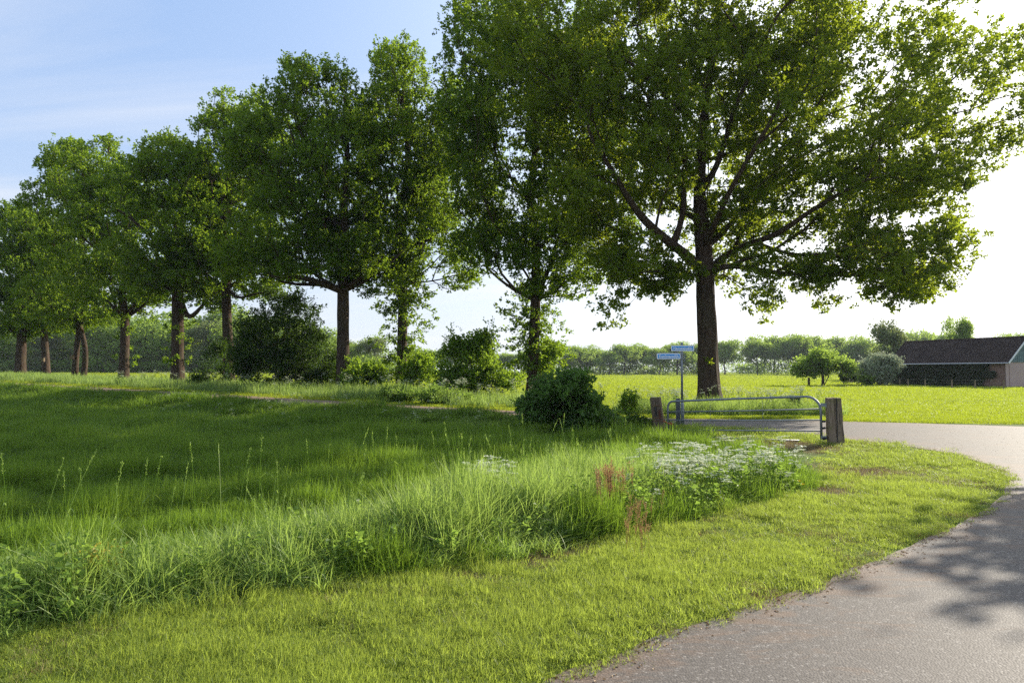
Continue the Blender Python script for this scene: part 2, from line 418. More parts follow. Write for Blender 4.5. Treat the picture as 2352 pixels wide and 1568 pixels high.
# path sheet
def strip(line, w):
    line = np.array(line); t = np.gradient(line, axis=0); t /= np.linalg.norm(t, axis=1)[:, None]; nrm = np.stack([-t[:, 1], t[:, 0]], -1)
    return [np.array(p) for p in (line + nrm * w / 2)] + [np.array(p) for p in (line - nrm * w / 2)[::-1]]
PATHP = strip(PATH[1:], 3.1)
drape(PATHP, .8, .012, 'dirt_path', M['path'])
PATHP = np.array(PATHP)

# ------------------------------------------------------------------ trees
def rand_unit(n, r=None):
    v = (r or rng).normal(size=(n, 3)); return v / np.linalg.norm(v, axis=1)[:, None]
def leaves_geo(C, D, size, r, droop=.15, upbias=.8, wide=.32):
    """leaf blades: C base points, D leaf directions"""
    n = len(C)
    D = D / np.linalg.norm(D, axis=1)[:, None]
    up = r.normal(size=(n, 3)) * .75 + np.array((0, 0, upbias))
    S = np.cross(D, up); S /= (np.linalg.norm(S, axis=1)[:, None] + 1e-6)
    Nn = np.cross(S, D)
    L_ = (size * r.uniform(.7, 1.25, n))[:, None]; w = L_ * wide * r.uniform(.8, 1.3, n)[:, None]
    v0 = C; v2 = C + D * L_ - Nn * L_ * droop
    mid = C + D * L_ * .55
    v1 = mid + S * w + Nn * w * .35; v3 = mid - S * w + Nn * w * .35
    V = np.stack([v0, v1, v2, v3], 1).reshape(-1, 3)
    Q = np.arange(n * 4).reshape(n, 4)
    return V, Q
def sprig_leaves(P, O, n_sprig, n_leaf, size, sp_sig, leaf_sig, r, flat=.6):
    """P twig ends, O outward directions -> leaf bases, directions, tones"""
    n = len(P)
    off = r.normal(size=(n, n_sprig, 3)) * sp_sig * np.array((1, 1, flat))
    sc = P[:, None] + off; sd = O[:, None] * .8 + r.normal(size=(n, n_sprig, 3)) * .5 + np.array((0, 0, .25))
    sc = sc.reshape(-1, 3); sd = sd.reshape(-1, 3); sd /= np.linalg.norm(sd, axis=1)[:, None]
    m = len(sc)
    t = r.uniform(-1, 1, (m, n_leaf, 1)) * leaf_sig * 1.6
    b = sc[:, None] + sd[:, None] * t + r.normal(size=(m, n_leaf, 3)) * leaf_sig * .35
    d = sd[:, None] * .6 + r.normal(size=(m, n_leaf, 3)) * .8 + np.array((0, 0, .05))
    tn = np.clip(r.normal(.45, .2, (m, 1)) + r.normal(0, .15, (m, n_leaf)), 0, 1)
    return b.reshape(-1, 3), d.reshape(-1, 3), tn.ravel()
def grow(seeds, att, base, alpha=.45, seg=.75, jit=.1, r=rng):
    """seeds: list of (pos, parent, radius, role). attractors joined one after another to the cheapest node"""
    N_ = len(seeds) + len(att) * 8 + 10
    P = np.zeros((N_, 3)); par = np.full(N_, -1, int); plen = np.zeros(N_); rs = np.zeros(N_); role = np.full(N_, -1, int); isatt = np.zeros(N_, bool)
    n = 0
    for (p, pr, rd, ro) in seeds:
        P[n] = p; par[n] = pr; rs[n] = rd; role[n] = ro
        plen[n] = 0 if pr < 0 else plen[pr] + np.linalg.norm(P[n] - P[pr]); n += 1
    # lowest few trunk nodes cannot carry twigs
    order = np.argsort(np.linalg.norm(att - base, axis=1))
    zmin = base[2]
    for k in order:
        a = att[k]
        d = np.linalg.norm(P[:n] - a, axis=1)
        cost = d + alpha * plen[:n] + np.where(P[:n, 2] < zmin, 100, 0) + np.maximum(0, P[:n, 2] - a[2]) * .35
        j = int(np.argmin(cost)); dj = d[j]
        m = max(1, int(round(dj / seg)))
        prev = j; a0 = P[j].copy()
        for i in range(1, m + 1):
            t = i / m; q = a0 + (a - a0) * t
            if i < m: q = q + r.normal(size=3) * jit * min(dj, 2) * .5 + np.array((0, 0, .10 * dj * math.sin(t * math.pi)))
            P[n] = q; par[n] = prev; plen[n] = plen[prev] + np.linalg.norm(q - P[prev]); role[n] = role[prev] if role[prev] > 0 else -1
            if n >= N_ - 9: break
            prev = n; n += 1
        isatt[n - 1] = True
    return P[:n], par[:n], rs[:n], isatt[:n]
def radii(par, rs, tip=.011, ex=2.35):
    n = len(par); a = np.zeros(n); kids = np.zeros(n, int)
    for i in range(n - 1, -1, -1):
        if kids[i] == 0: a[i] = tip ** ex
        if par[i] >= 0: a[par[i]] += a[i]; kids[par[i]] += 1
    rr = a ** (1 / ex)
    rr = np.where(rs > 0, rs, rr)
    for i in range(n):
        if par[i] >= 0: rr[i] = min(rr[i], rr[par[i]] * .96)
    return rr, kids
def chains(P, par, rr):
    n = len(P); main = np.full(n, -1, int)
    for i in range(n):
        p = par[i]
        if p >= 0 and (main[p] < 0 or rr[i] > rr[main[p]]): main[p] = i
    out_ = []
    for i in range(n):
        if par[i] < 0 or main[par[i]] != i:
            c = [] if par[i] < 0 else [par[i]]
            j = i
            while j >= 0: c.append(j); j = main[j]
            out_.append(c)
    return out_
def tube_np(pts, rad, n, ridge=0, seed=0.0):
    pts = np.asarray(pts); m = len(pts); t = np.gradient(pts, axis=0); t /= np.linalg.norm(t, axis=1)[:, None] + 1e-9
    ref = np.array((1., 0, 0)) if abs(t[0][0]) < .8 else np.array((0, 1., 0)); V = []
    ang = np.arange(n) * 2 * math.pi / n
    for i in range(m):
        ref = ref - t[i] * (ref @ t[i]); ref /= np.linalg.norm(ref); q = np.cross(t[i], ref)
        rr = np.full(n, rad[i])
        if ridge:
            for k in range(n):
                rr[k] *= 1 + ridge * mnoise.noise((math.cos(ang[k]) * 2.2 + seed, math.sin(ang[k]) * 2.2, pts[i][2] * .5)) + ridge * .5 * mnoise.noise((math.cos(ang[k]) * 9, math.sin(ang[k]) * 9 + seed, pts[i][2] * 1.6))
        V.append(pts[i] + (np.cos(ang)[:, None] * ref + np.sin(ang)[:, None] * q) * rr[:, None])
    V = np.concatenate(V); a = (np.arange(m - 1)[:, None] * n + np.arange(n)[None, :]).ravel(); k = np.arange(n); b = (np.arange(m - 1)[:, None] * n + ((k + 1) % n)[None, :]).ravel()
    return V, np.stack([a, b, b + n, a + n], -1)
def resample(pts, rad, step):
    pts = np.asarray(pts); rad = np.asarray(rad); d = np.concatenate([[0], np.cumsum(np.linalg.norm(np.diff(pts, axis=0), axis=1))])
    m = max(2, int(d[-1] / step) + 1); s = np.linspace(0, d[-1], m)
    # catmull-like smoothing by cubic interpolation of each coordinate
    q = np.stack([np.interp(s, d, pts[:, k]) for k in range(3)], -1)
    for _ in range(2):
        q[1:-1] = q[1:-1] * .5 + (q[:-2] + q[2:]) * .25
    return q, np.interp(s, d, rad)
def join(parts):
    V = []; Q = []; b = 0
    for v, q in parts: V.append(v); Q.append(np.asarray(q) + b); b += len(v)
    return np.concatenate(V), np.concatenate(Q)
def tree(name, base, trunk, limbs, att, label, cat='tree', group=None, leafm='oak_leaf', n_sprig=5, n_leaf=12, leaf=.12, sp=.3, ls=.12,
         flare=1.0, seed=1, alpha=.45, fork_z=4.0, extra_leaf=None, trunk_sides=20, root=None, ridge=.09, seg=.75, barkm='bark', tip=.011, toneshift=0):
    """trunk: [(pos, r)...]; limbs: [(index of trunk or (limb, idx), [(pos, r)...])...]; att: attractor points"""
    r = np.random.default_rng(seed)
    seeds = []; idx = {}
    for i, (p, rd) in enumerate(trunk):
        seeds.append((np.array(p), i - 1, rd, 0)); idx[('t', i)] = i
    for li, (host, pts) in enumerate(limbs):
        pr = idx[host] if host in idx else idx[('t', host)]
        for k, (p, rd) in enumerate(pts):
            idx[(li, k)] = len(seeds); seeds.append((np.array(p), pr, rd, li + 1)); pr = idx[(li, k)]
    P, par, rs, isatt = grow(seeds, att, np.array((base[0], base[1], base[2] + fork_z)), alpha, seg, r=r)
    rr, kids = radii(par, rs, tip)
    for i in range(len(P)):
        pass
    t = root or empty(name, tuple(base), label, cat, group)
    b = np.array(base)
    # split the wood: trunk, and each limb that leaves it
    nt_ = len(trunk)
    top = np.zeros(len(P), int)
    for i in range(len(P)):
        if i < nt_: top[i] = -1
        elif par[i] < nt_: top[i] = i
        else: top[i] = top[par[i]]
    tp, tr = resample(P[:nt_], rr[:nt_], .3)
    hh = tp[:, 2] - base[2]
    tr = tr * (1 + .55 * flare * np.exp(-np.maximum(hh, 0) / .35) + .12 * flare * np.exp(-np.maximum(hh, 0) / 1.4))
    tv, tq = tube_np(tp - b, tr, trunk_sides, ridge, seed * 3.1)
    obj('trunk', make_mesh('trunk', tv, tq, M[barkm], smooth=True), t)
    groups = {}
    for c in chains(P, par, rr):
        c = [i for i in c]
        key = next((top[i] for i in c if top[i] >= 0), -1)
        if key < 0: continue
        k0 = next(j for j, i in enumerate(c) if top[i] >= 0); c = c[max(0, k0 - 1):]
        rad = rr[c].copy()
        if len(c) > 1: rad[0] = min(rad[0], rad[1] * 1.35)
        n = 9 if rad[1:].max() > .1 else 6 if rad[1:].max() > .04 else 4 if rad[1:].max() > .02 else 3
        pts = P[c] - b
        if rad.max() > .05: pts, rad = resample(pts, rad, .45)
        groups.setdefault(key, []).append(tube_np(pts, rad, n))
    small = []
    for key, g in groups.items():
        if rr[key] > .055: 
            v, q = join(g); obj('limb', make_mesh('limb', v, q, M[barkm], smooth=True), t)
        else: small += g
    if small:
        v, q = join(small); obj('twigs', make_mesh('twigs', v, q, M[barkm], smooth=True), t, kind='stuff')
    A = P[isatt]; cen = np.array((base[0], base[1], base[2] + fork_z))
    O = A - cen; O /= np.linalg.norm(O, axis=1)[:, None]
    C, D, tn = sprig_leaves(A, O, n_sprig, n_leaf, leaf, sp, ls, r)
    if extra_leaf is not None:
        C2, D2, tn2 = extra_leaf; C = np.concatenate([C, C2]); D = np.concatenate([D, D2]); tn = np.concatenate([tn, tn2])
    V, Q = leaves_geo(C - b, D, leaf, r)
    tn = np.clip(tn + toneshift + .12 * np.array([mnoise.noise(tuple(x)) for x in (C[::50] * .35)]).repeat(50)[:len(tn)], 0, 1)
    obj('crown', make_mesh('crown', V, Q, M[leafm], np.repeat(tn, 4)), t, kind='stuff')
    return t
def in_blobs(n, blobs, r, gap=.12, gs=.42, seed=0., shell=.25):
    """points in a union of ellipsoids (centre, radii), thinned into clumps"""
    vol = np.array([b[1][0] * b[1][1] * b[1][2] for b in blobs]) ** .85; vol = vol ** .8; vol /= vol.sum(); out_ = []
    tries = 0
    while len(out_) < n and tries < 60:
        tries += 1
        ks = r.choice(len(blobs), n, p=vol); u = rand_unit(n, r) * (r.uniform(shell ** 3, 1, n) ** (1 / 3))[:, None]
        for k, v in zip(ks, u):
            c, s = blobs[k]; p = np.array(c) + v * np.array(s)
            if mnoise.noise((p[0] * gs + seed, p[1] * gs, p[2] * gs * 1.3)) > -gap * 1.0 + r.normal() * .05:
                out_.append(p)
            if len(out_) >= n: break
    return np.array(out_)
def trunk_sprouts(pts, rad, n, r, size, spread=.7):
    """leafy shoots along a trunk: pts polyline"""
    pts = np.asarray(pts); t = r.uniform(0, len(pts) - 1.001, n); i = t.astype(int); f = (t - i)[:, None]
    c = pts[i] * (1 - f) + pts[i + 1] * f
    a = r.uniform(0, 2 * math.pi, n); o = np.stack([np.cos(a), np.sin(a), np.zeros(n)], -1)
    P = c + o * (rad + np.abs(r.normal(0, spread, n)))[:, None]
    return sprig_leaves(P, o, 3, 10, size, .14, .1, r)

# --- the big oak at the junction
DB = 30.0
def d3(x, y, dd=0): return at(x, y, DB + dd)
r1 = np.random.default_rng(101)
trunk_px = [(1631, 945, .47), (1629, 900, .47), (1626, 830, .455), (1624, 760, .44), (1621, 690, .43), (1620, 630, .43), (1616, 570, .36), (1611, 510, .31), (1606, 440, .25), (1610, 370, .22), (1614, 300, .19), (1624, 220, .16), (1638, 130, .13), (1648, 40, .11), (1655, -50, .08), (1660, -130, .05)]
b1 = d3(1631, 930); b1[2] = float(zf(b1[0], b1[1]))
tr1 = [(d3(x, y), q) for x, y, q in trunk_px]; tr1[0] = (np.array((b1[0], b1[1], b1[2] - .25)), .47)
def limb(px): return [(d3(x, y, dd), q) for x, y, dd, q in px]
limbs1 = [
 (5, limb([(1585, 592, -.5, .21), (1545, 562, -1, .20), (1505, 530, -1.6, .18), (1478, 505, -2, .165), (1455, 476, -2.2, .14), (1425, 425, -2.4, .11), (1390, 365, -2.6, .09), (1350, 310, -2.5, .06)])),
 ((0, 1), limb([(1563, 520, -.8, .13), (1572, 470, -.8, .12), (1570, 420, -1, .10), (1545, 350, -1.2, .085), (1510, 280, -1.5, .07), (1480, 200, -1.8, .05)])),
 (5, limb([(1655, 593, .4, .15), (1690, 573, .3, .14), (1730, 555, -.4, .13), (1775, 545, -.8, .12), (1820, 515, -1.5, .11), (1860, 485, -2, .095), (1920, 450, -3, .08), (1990, 410, -3.5, .06)])),
 ((2, 2), limb([(1790, 578, -1, .07), (1840, 590, -1.5, .065), (1890, 580, -2, .055), (1950, 592, -2.4, .045), (2020, 600, -2.6, .035)])),
 (6, limb([(1650, 545, 1.2, .13), (1690, 500, 2, .12), (1750, 440, 2.6, .11), (1820, 370, 3, .095), (1910, 320, 3.5, .08), (2020, 270, 4, .06)])),
 (8, limb([(1640, 400, -.8, .13), (1665, 330, -1.2, .11), (1685, 250, -1.8, .095), (1730, 160, -2.2, .08), (1770, 60, -2.5, .06)])),
 (8, limb([(1580, 390, .5, .13), (1556, 320, .8, .12), (1535, 240, 1, .10), (1500, 150, 1.4, .08), (1455, 60, 1.8, .06)])),
 ((4, 4), limb([(2000, 330, 2.6, .06), (2090, 270, 2, .05), (2180, 190, 1.5, .04), (2260, 120, 1, .03)])),
 (7, limb([(1560, 480, 2, .11), (1500, 440, 3.2, .09), (1440, 400, 4, .07), (1370, 330, 4.5, .05)])),
 (6, limb([(1640, 520, -1.6, .12), (1680, 430, -3, .10), (1740, 330, -4, .08), (1800, 230, -4.8, .06)])),
 (10, limb([(1560, 250, -1.2, .09), (1500, 190, -2.6, .07), (1430, 130, -3.4, .05)])),
]
def blob(x, y, rx, ry, dz, rz, D=DB):
    k = .4354 * (D + dz) / F
    return (at(x, y, D + dz), (rx * k, rz, ry * k))
blobs1 = [blob(1640, 300, 240, 250, 0, 6.5), blob(1880, 330, 270, 230, 0, 6), blob(1450, 330, 160, 240, 0, 5.5), blob(2060, 430, 170, 160, -.5, 4.5), blob(2010, 600, 150, 75, -2, 3), blob(2130, 560, 60, 130, -1, 2.5),
          blob(2200, 210, 150, 170, .5, 4), blob(2290, 290, 60, 110, .5, 2.5), blob(1690, 20, 330, 210, 0, 7), blob(1980, 120, 200, 150, 0, 5), blob(1470, 120, 190, 170, 0, 5), blob(1480, 590, 110, 80, -1, 3), blob(1412, 660, 28, 75, -1, 1.2),
          blob(1760, 640, 42, 70, -1, 1.4), blob(1900, 640, 65, 60, -1.5, 2), blob(1780, 470, 170, 100, 0, 4.5), blob(1540, 640, 70, 38, 0, 2), blob(2080, 660, 80, 40, -2, 1.8), blob(1730, 600, 60, 36, .2, 1.6), blob(1850, 610, 60, 40, -1, 1.8), blob(1960, 650, 60, 45, -1.5, 1.8), blob(1690, 620, 40, 30, .5, 1.5), blob(1340, 200, 110, 210, -1, 4), blob(1220, 140, 130, 150, -1, 3.5), blob(1810, 50, 150, 130, 0, 4), blob(1600, 0, 140, 110, 0, 4), blob(1640, -160, 330, 130, 0, 6.5), blob(1320, 440, 80, 100, -1.5, 3), blob(2040, 525, 150, 75, -1, 3), blob(2150, 450, 90, 95, -.5, 3), blob(2120, 640, 55, 40, -2, 1.5), blob(1650, 560, 90, 60, 3, 2), blob(1400, 560, 60, 90, -1, 2.5)]
att1 = in_blobs(4000, blobs1, r1, .08, .42, 3.0, .3)
hang = []
for (xa, ya, xb, yb, m_) in ((1440, 560, 1408, 735, 22), (1770, 590, 1765, 720, 16), (1725, 600, 1720, 700, 10), (1900, 600, 1905, 705, 14), (1550, 610, 1540, 680, 10), (2060, 600, 2120, 690, 14)):
    for t in np.linspace(0, 1, m_): hang.append(d3(xa + (xb - xa) * t + r1.normal() * 14, ya + (yb - ya) * t + r1.normal() * 8, -1 + r1.normal() * .5))
att1 = np.concatenate([att1, np.array(hang)])
sp1 = trunk_sprouts([d3(1618, 640), d3(1616, 590)], .42, 24, r1, .11, .25)
q0 = d3(1626, 832) - np.array((.02, .52, 0)); tr_s = sprig_leaves(q0[None], np.array([[0, -1., 0]]), 3, 10, .1, .1, .08, r1)
ex1 = tuple(np.concatenate([a, b]) for a, b in zip(sp1, tr_s))
tree('oak_tree', b1, tr1, limbs1, att1, 'huge spreading oak at the road junction behind the metal gate, tallest crown in the picture', group=None, leafm='oak_leaf_warm',
     n_sprig=6, n_leaf=13, leaf=.145, sp=.27, ls=.105, seed=4, alpha=.35, fork_z=5.6, extra_leaf=ex1, trunk_sides=40, ridge=.10)

# --- the avenue, from right to left
GR = 'oaks of the avenue beside the dirt path'
def avenue(x, d, w, top, blobs, label, n_att, fork_y, seed, leaf=.14, n_sprig=5, n_leaf=11, lean=0, sprout=0, limbs_px=(), leafm='oak_leaf', sp=.28, ts=0, bend=None, spr_rng=None):
    r = np.random.default_rng(seed)
    b = at(x, 880, d); b[2] = float(zf(b[0], b[1]))
    k = .4354 * d / F; rad = w / 2 * k
    def q(px, py, dd=0): return at(px, py, d + dd)
    ys = np.linspace(fork_y, top + 60, 7)
    base_y = 852 + (EYE - b[2]) / k
    low = [(np.array((b[0], b[1], b[2] - .2)), rad)]
    for t in (.25, .5, .75, 1):
        y = base_y + (fork_y - base_y) * t; xx = x + lean * t + (bend[0] * math.sin(t * math.pi) if bend else 0)
        low.append((q(xx, y), rad * (1 - .14 * t)))
    up_ = [(q(x + lean + r.normal() * 5 * (i + 1) ** .5, y, r.normal() * .25), rad * .82 * (1 - (i + 1) / 7.3) ** .9 + .02) for i, y in enumerate(ys[1:])]
    lb = [(4 + h, [(q(px, py, dd), rr_) for px, py, dd, rr_ in pts]) for h, pts in limbs_px]
    # a few free scaffold limbs
    for j in range(5):
        a = r.uniform(0, 2 * math.pi); L_ = r.uniform(2.2, 3.6); h = j % 4
        p0 = (low + up_)[4 + h][0]; pts = []
        for s_ in (.35, .7, 1):
            pts.append((p0 + np.array((math.cos(a) * L_ * s_, math.sin(a) * L_ * s_, L_ * s_ * (.35 + .35 * s_))), rad * .38 * (1 - .55 * s_)))
        lb.append((4 + h, pts))
    B = [blob(bx, by, rx * 1.12, ry * 1.08, dz, rz, d) for bx, by, rx, ry, dz, rz in blobs]
    att = in_blobs(int(n_att * 1.3), B, r, .08, .45, seed * 1.3, .2)
    ex = None
    if sprout:
        pts = spr_rng or (fork_y, fork_y + (base_y - fork_y) * .9)
        ex = trunk_sprouts([q(x + 4, pts[0]), q(x + 2, (pts[0] + pts[1]) / 2), q(x, pts[1])], rad, sprout, r, leaf, .75 if d < 43 else .28)
    return tree('oak_tree', b, low + up_, lb, att, label, group=GR, leafm=leafm, n_sprig=n_sprig, n_leaf=n_leaf, leaf=leaf * 1.08, sp=sp, ls=.11, seed=seed, fork_z=(base_y - fork_y) * k * .9,
                extra_leaf=ex, trunk_sides=18, tip=.013, toneshift=ts)
avenue(1222, 36, 27, -60, [(1250, 230, 160, 230, 0, 5), (1170, 330, 130, 230, 0, 4.5), (1250, 60, 190, 150, 0, 5), (1120, 120, 80, 180, 0, 4), (1330, 480, 120, 120, 0, 4), (1200, 560, 110, 90, 0, 3), (1270, 630, 100, 55, -1, 2.5), (1190, 650, 60, 50, .5, 2), (1400, 420, 60, 150, -1, 3), (1100, 420, 70, 140, 0, 4), (1080, 200, 60, 200, 0, 4), (1130, 560, 90, 80, 0, 3), (1330, 300, 110, 260, 0, 4.5), (1330, 600, 80, 60, 0, 2.5)],
       'oak with leafy shoots all up its trunk, standing behind the dark laurel bush', 1700, 690, 21, .14, 6, 11, 8, 150, [(0, [(1247, 650, -.3, .12), (1268, 600, -.6, .10), (1282, 545, -1, .08), (1310, 480, -1, .05)]), (1, [(1195, 600, -.3, .07), (1160, 585, -.6, .05), (1120, 590, -1, .03)])], sp=.3, spr_rng=(700, 860))
avenue(922, 41, 24, 105, [(925, 200, 62, 95, 0, 4), (960, 330, 105, 120, 0, 4.5), (900, 300, 60, 120, 0, 4), (900, 480, 120, 130, 0, 4.5), (1000, 500, 90, 110, 0, 4), (1040, 620, 55, 45, 0, 2.5), (850, 270, 40, 70, 0, 2.5), (1020, 420, 80, 170, .5, 3.5), (1045, 280, 45, 90, .5, 3), (960, 620, 75, 85, 0, 3), (880, 600, 70, 70, 0, 3), (880, 150, 18, 40, 0, 2)],
       'tall slim oak with a pointed crown, next left of the bright hazel bush', 1150, 640, 22, .145, 5, 11, 4, 190, [(1, [(980, 560, -.5, .08), (1040, 500, -1, .06), (1070, 450, -1.2, .04)]), (0, [(895, 610, .3, .07), (860, 560, .5, .05)])])
avenue(788, 38, 30, 165, [(740, 270, 85, 110, 0, 4), (700, 400, 150, 130, 0, 5), (800, 420, 120, 140, 0, 5), (660, 530, 150, 85, -1, 4), (820, 560, 110, 80, 0, 4), (690, 190, 30, 45, 0, 2), (770, 200, 35, 50, 0, 2), (600, 350, 70, 100, 0, 3), (640, 270, 60, 55, 0, 3), (835, 300, 45, 95, 0, 3), (730, 625, 140, 34, -1, 3), (600, 610, 90, 50, -1, 3), (860, 640, 60, 45, 0, 3)],
       'broad oak with thick trunk and spreading low limbs, right of the largest dark bush', 1500, 668, 23, .14, 5, 11, 0, 0, [(0, [(750, 655, -.8, .17), (710, 640, -1.5, .14), (660, 632, -2.2, .10), (610, 640, -2.8, .06)]), (0, [(735, 650, .3, .12), (690, 655, .2, .09), (640, 648, 0, .06)]), (0, [(815, 648, -.4, .14), (850, 620, -.9, .11), (890, 590, -1.4, .07)]), (1, [(750, 560, 0, .13), (710, 500, 0, .10), (680, 430, 0, .07)]), (1, [(820, 540, 0, .12), (850, 460, 0, .09)])])
avenue(527, 45, 24, 225, [(575, 290, 70, 75, 0, 4), (530, 340, 50, 90, 0, 4), (560, 430, 110, 110, 0, 5), (510, 540, 110, 90, 0, 5), (630, 340, 60, 85, 0, 3), (455, 400, 50, 55, 0, 3), (590, 580, 90, 50, 0, 3), (500, 270, 15, 30, 0, 1.5), (470, 470, 60, 100, 0, 4), (520, 640, 110, 45, 0, 4), (610, 640, 70, 40, 0, 3)],
       'slender dark oak beside the left edge of the big dark bush', 1150, 660, 24, .155, 5, 10, -8, 0, [(0, [(545, 690, 0, .09), (580, 675, -.5, .07), (620, 670, -1, .05)])])
avenue(408, 46, 28, 320, [(400, 400, 80, 75, 0, 4), (450, 420, 60, 80, 0, 4), (400, 520, 120, 100, 0, 5), (370, 600, 110, 60, 0, 4), (310, 440, 50, 60, 0, 3), (470, 420, 50, 70, 0, 3), (470, 600, 60, 60, 0, 3), (385, 340, 30, 30, 0, 2), (350, 370, 30, 60, 0, 2), (400, 660, 90, 40, 0, 4), (475, 680, 45, 30, 0, 2)],
       'thick trunked oak with one short limb forking right, left of the slender dark oak', 1050, 670, 25, .155, 5, 10, 0, 30, [(0, [(432, 735, -.4, .16), (455, 715, -.8, .13), (470, 695, -1, .08)]), (0, [(375, 660, 0, .12), (345, 640, -.3, .08)])], sp=.3, spr_rng=(700, 850))
avenue(284, 52, 21, 325, [(270, 400, 65, 70, 0, 4), (240, 480, 90, 80, 0, 4.5), (290, 560, 110, 90, 0, 5), (230, 640, 80, 60, 0, 3.5), (320, 460, 60, 70, 0, 3), (215, 400, 50, 60, 0, 3), (330, 660, 50, 45, 0, 3), (255, 345, 25, 25, 0, 1.5), (180, 420, 35, 50, 0, 2.5), (290, 690, 90, 40, 0, 4), (350, 700, 40, 30, 0, 2)],
       'oak with a pale sunlit trunk that forks in a V below its crown', 950, 730, 26, .17, 5, 9, 4, 14, [(0, [(305, 705, -.3, .15), (325, 680, -.6, .12), (350, 655, -1, .07)]), (0, [(268, 715, 0, .12), (250, 690, 0, .09)])], sp=.31, spr_rng=(740, 850))
tb = avenue(188, 57, 12, 330, [(185, 410, 55, 75, 0, 4), (150, 480, 60, 90, 0, 4), (190, 580, 90, 80, 0, 4.5), (160, 680, 90, 45, 0, 4), (165, 345, 25, 22, 0, 1.5), (135, 400, 20, 50, 0, 2), (190, 720, 90, 30, 0, 4)],
       'twin stemmed oak whose two thin trunks cross below the crown', 850, 745, 27, .18, 5, 9, -6, 0, [(0, [(165, 728, 0, .09), (140, 715, 0, .07)]), (0, [(200, 735, 0, .09), (240, 725, -.5, .06), (270, 728, -1, .04)])], sp=.33, bend=(12,))
mb = MB(); bb = Vector(tb.location)
mb.tube([Vector(at(171, 876, 57)) - bb - Vector((0, 0, .3)), Vector(at(173, 840, 57)) - bb, Vector(at(177, 795, 57)) - bb, Vector(at(182, 745, 57)) - bb, Vector(at(186, 700, 57)) - bb], [.30, .25, .22, .2, .15], 12)
mb.build('trunk', M['bark'], tb, smooth=True)
avenue(107, 64, 17, 475, [(100, 540, 55, 60, 0, 4), (110, 620, 70, 70, 0, 4.5), (90, 690, 80, 45, 0, 4), (80, 495, 20, 25, 0, 1.5), (110, 735, 70, 28, 0, 4)],
       'leaning oak with a nest box on its trunk, second from the left edge', 700, 755, 28, .20, 5, 9, -6, 0, sp=.36)
avenue(46, 66, 22, 475, [(40, 550, 70, 65, 0, 4), (20, 640, 90, 70, 0, 4.5), (60, 700, 80, 45, 0, 4), (30, 495, 30, 25, 0, 1.5), (-60, 600, 60, 100, 0, 4), (30, 745, 80, 28, 0, 4)],
       'leftmost oak of the avenue, stout trunk at the left edge of the picture', 850, 765, 29, .20, 5, 9, 4, 0, sp=.36)

# --- smaller woody plants
def shrub(name, x, d, base_y, blobs, label, cat, n_att, seed, leafm, leaf, stems=5, n_sprig=4, n_leaf=9, sp=.2, ls=.09, gap=.15, gs=.8, group=None, ts=0, wide=.32, stem_r=.03):
    r = np.random.default_rng(seed); k = .4354 * d / F
    b = at(x, base_y, d); b[2] = float(zf(b[0], b[1]))
    B = [blob(bx, by, rx, ry, dz, rz, d) for bx, by, rx, ry, dz, rz in blobs]
    att = in_blobs(n_att, B, r, gap - .06, gs, seed * 1.7, .2); att = att[att[:, 2] > zf(att[:, 0], att[:, 1]) + .05]
    root = empty(name, tuple(b), label, cat, group)
    cz = np.mean([p[2] for p in att]); seeds = [(b - (0, 0, .1), -1, 0, 0)]
    parts = []
    w = np.ptp(att[:, 0])
    for s in range(stems):
        a = 2 * math.pi * s / stems + r.uniform(-.3, .3)
        p = b + np.array((math.cos(a) * w * .10, math.sin(a) * w * .10, (cz - b[2]) * .5)); seeds.append((p, 0, 0, 0))
    P, par, rs, isatt = grow(seeds, att, b + (0, 0, .0), .25, .45, .12, r=r)
    rr, kids = radii(par, rs, .006); rr = np.minimum(rr, stem_r * 1.6)
    for c in chains(P, par, rr):
        rad = rr[c]; n = 5 if rad.max() > .02 else 3
        parts.append(tube_np(P[c] - b, rad, n))
    v, q = join(parts); obj('stems', make_mesh('stems', v, q, M['bark'], smooth=True), root, kind='stuff')
    A = P[isatt]; O = A - (b + (0, 0, (cz - b[2]) * .5)); O /= np.linalg.norm(O, axis=1)[:, None]
    C, D, tn = sprig_leaves(A, O, n_sprig, n_leaf, leaf, sp, ls, r)
    ok = C[:, 2] > zf(C[:, 0], C[:, 1]) + .02; C, D, tn = C[ok], D[ok], tn[ok]
    V, Q = leaves_geo(C - b, D, leaf, r, wide=wide)
    obj('foliage', make_mesh('foliage', V, Q, M[leafm], np.repeat(np.clip(tn + ts, 0, 1), 4)), root, kind='stuff')
    return root
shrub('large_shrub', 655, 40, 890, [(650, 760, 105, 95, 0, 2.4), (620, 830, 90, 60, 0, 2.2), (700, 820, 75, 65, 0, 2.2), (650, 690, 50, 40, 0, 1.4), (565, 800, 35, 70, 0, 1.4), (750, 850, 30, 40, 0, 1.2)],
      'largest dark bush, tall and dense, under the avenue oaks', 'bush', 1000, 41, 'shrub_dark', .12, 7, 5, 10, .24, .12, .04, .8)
shrub('young_shrub', 497, 42, 890, [(490, 850, 28, 45, 0, .8), (505, 820, 18, 40, 0, .6), (470, 870, 25, 22, 0, .6)], 'thin dark sapling bush left of the slender dark oak', 'bush', 130, 42, 'shrub_dark', .12, 3)
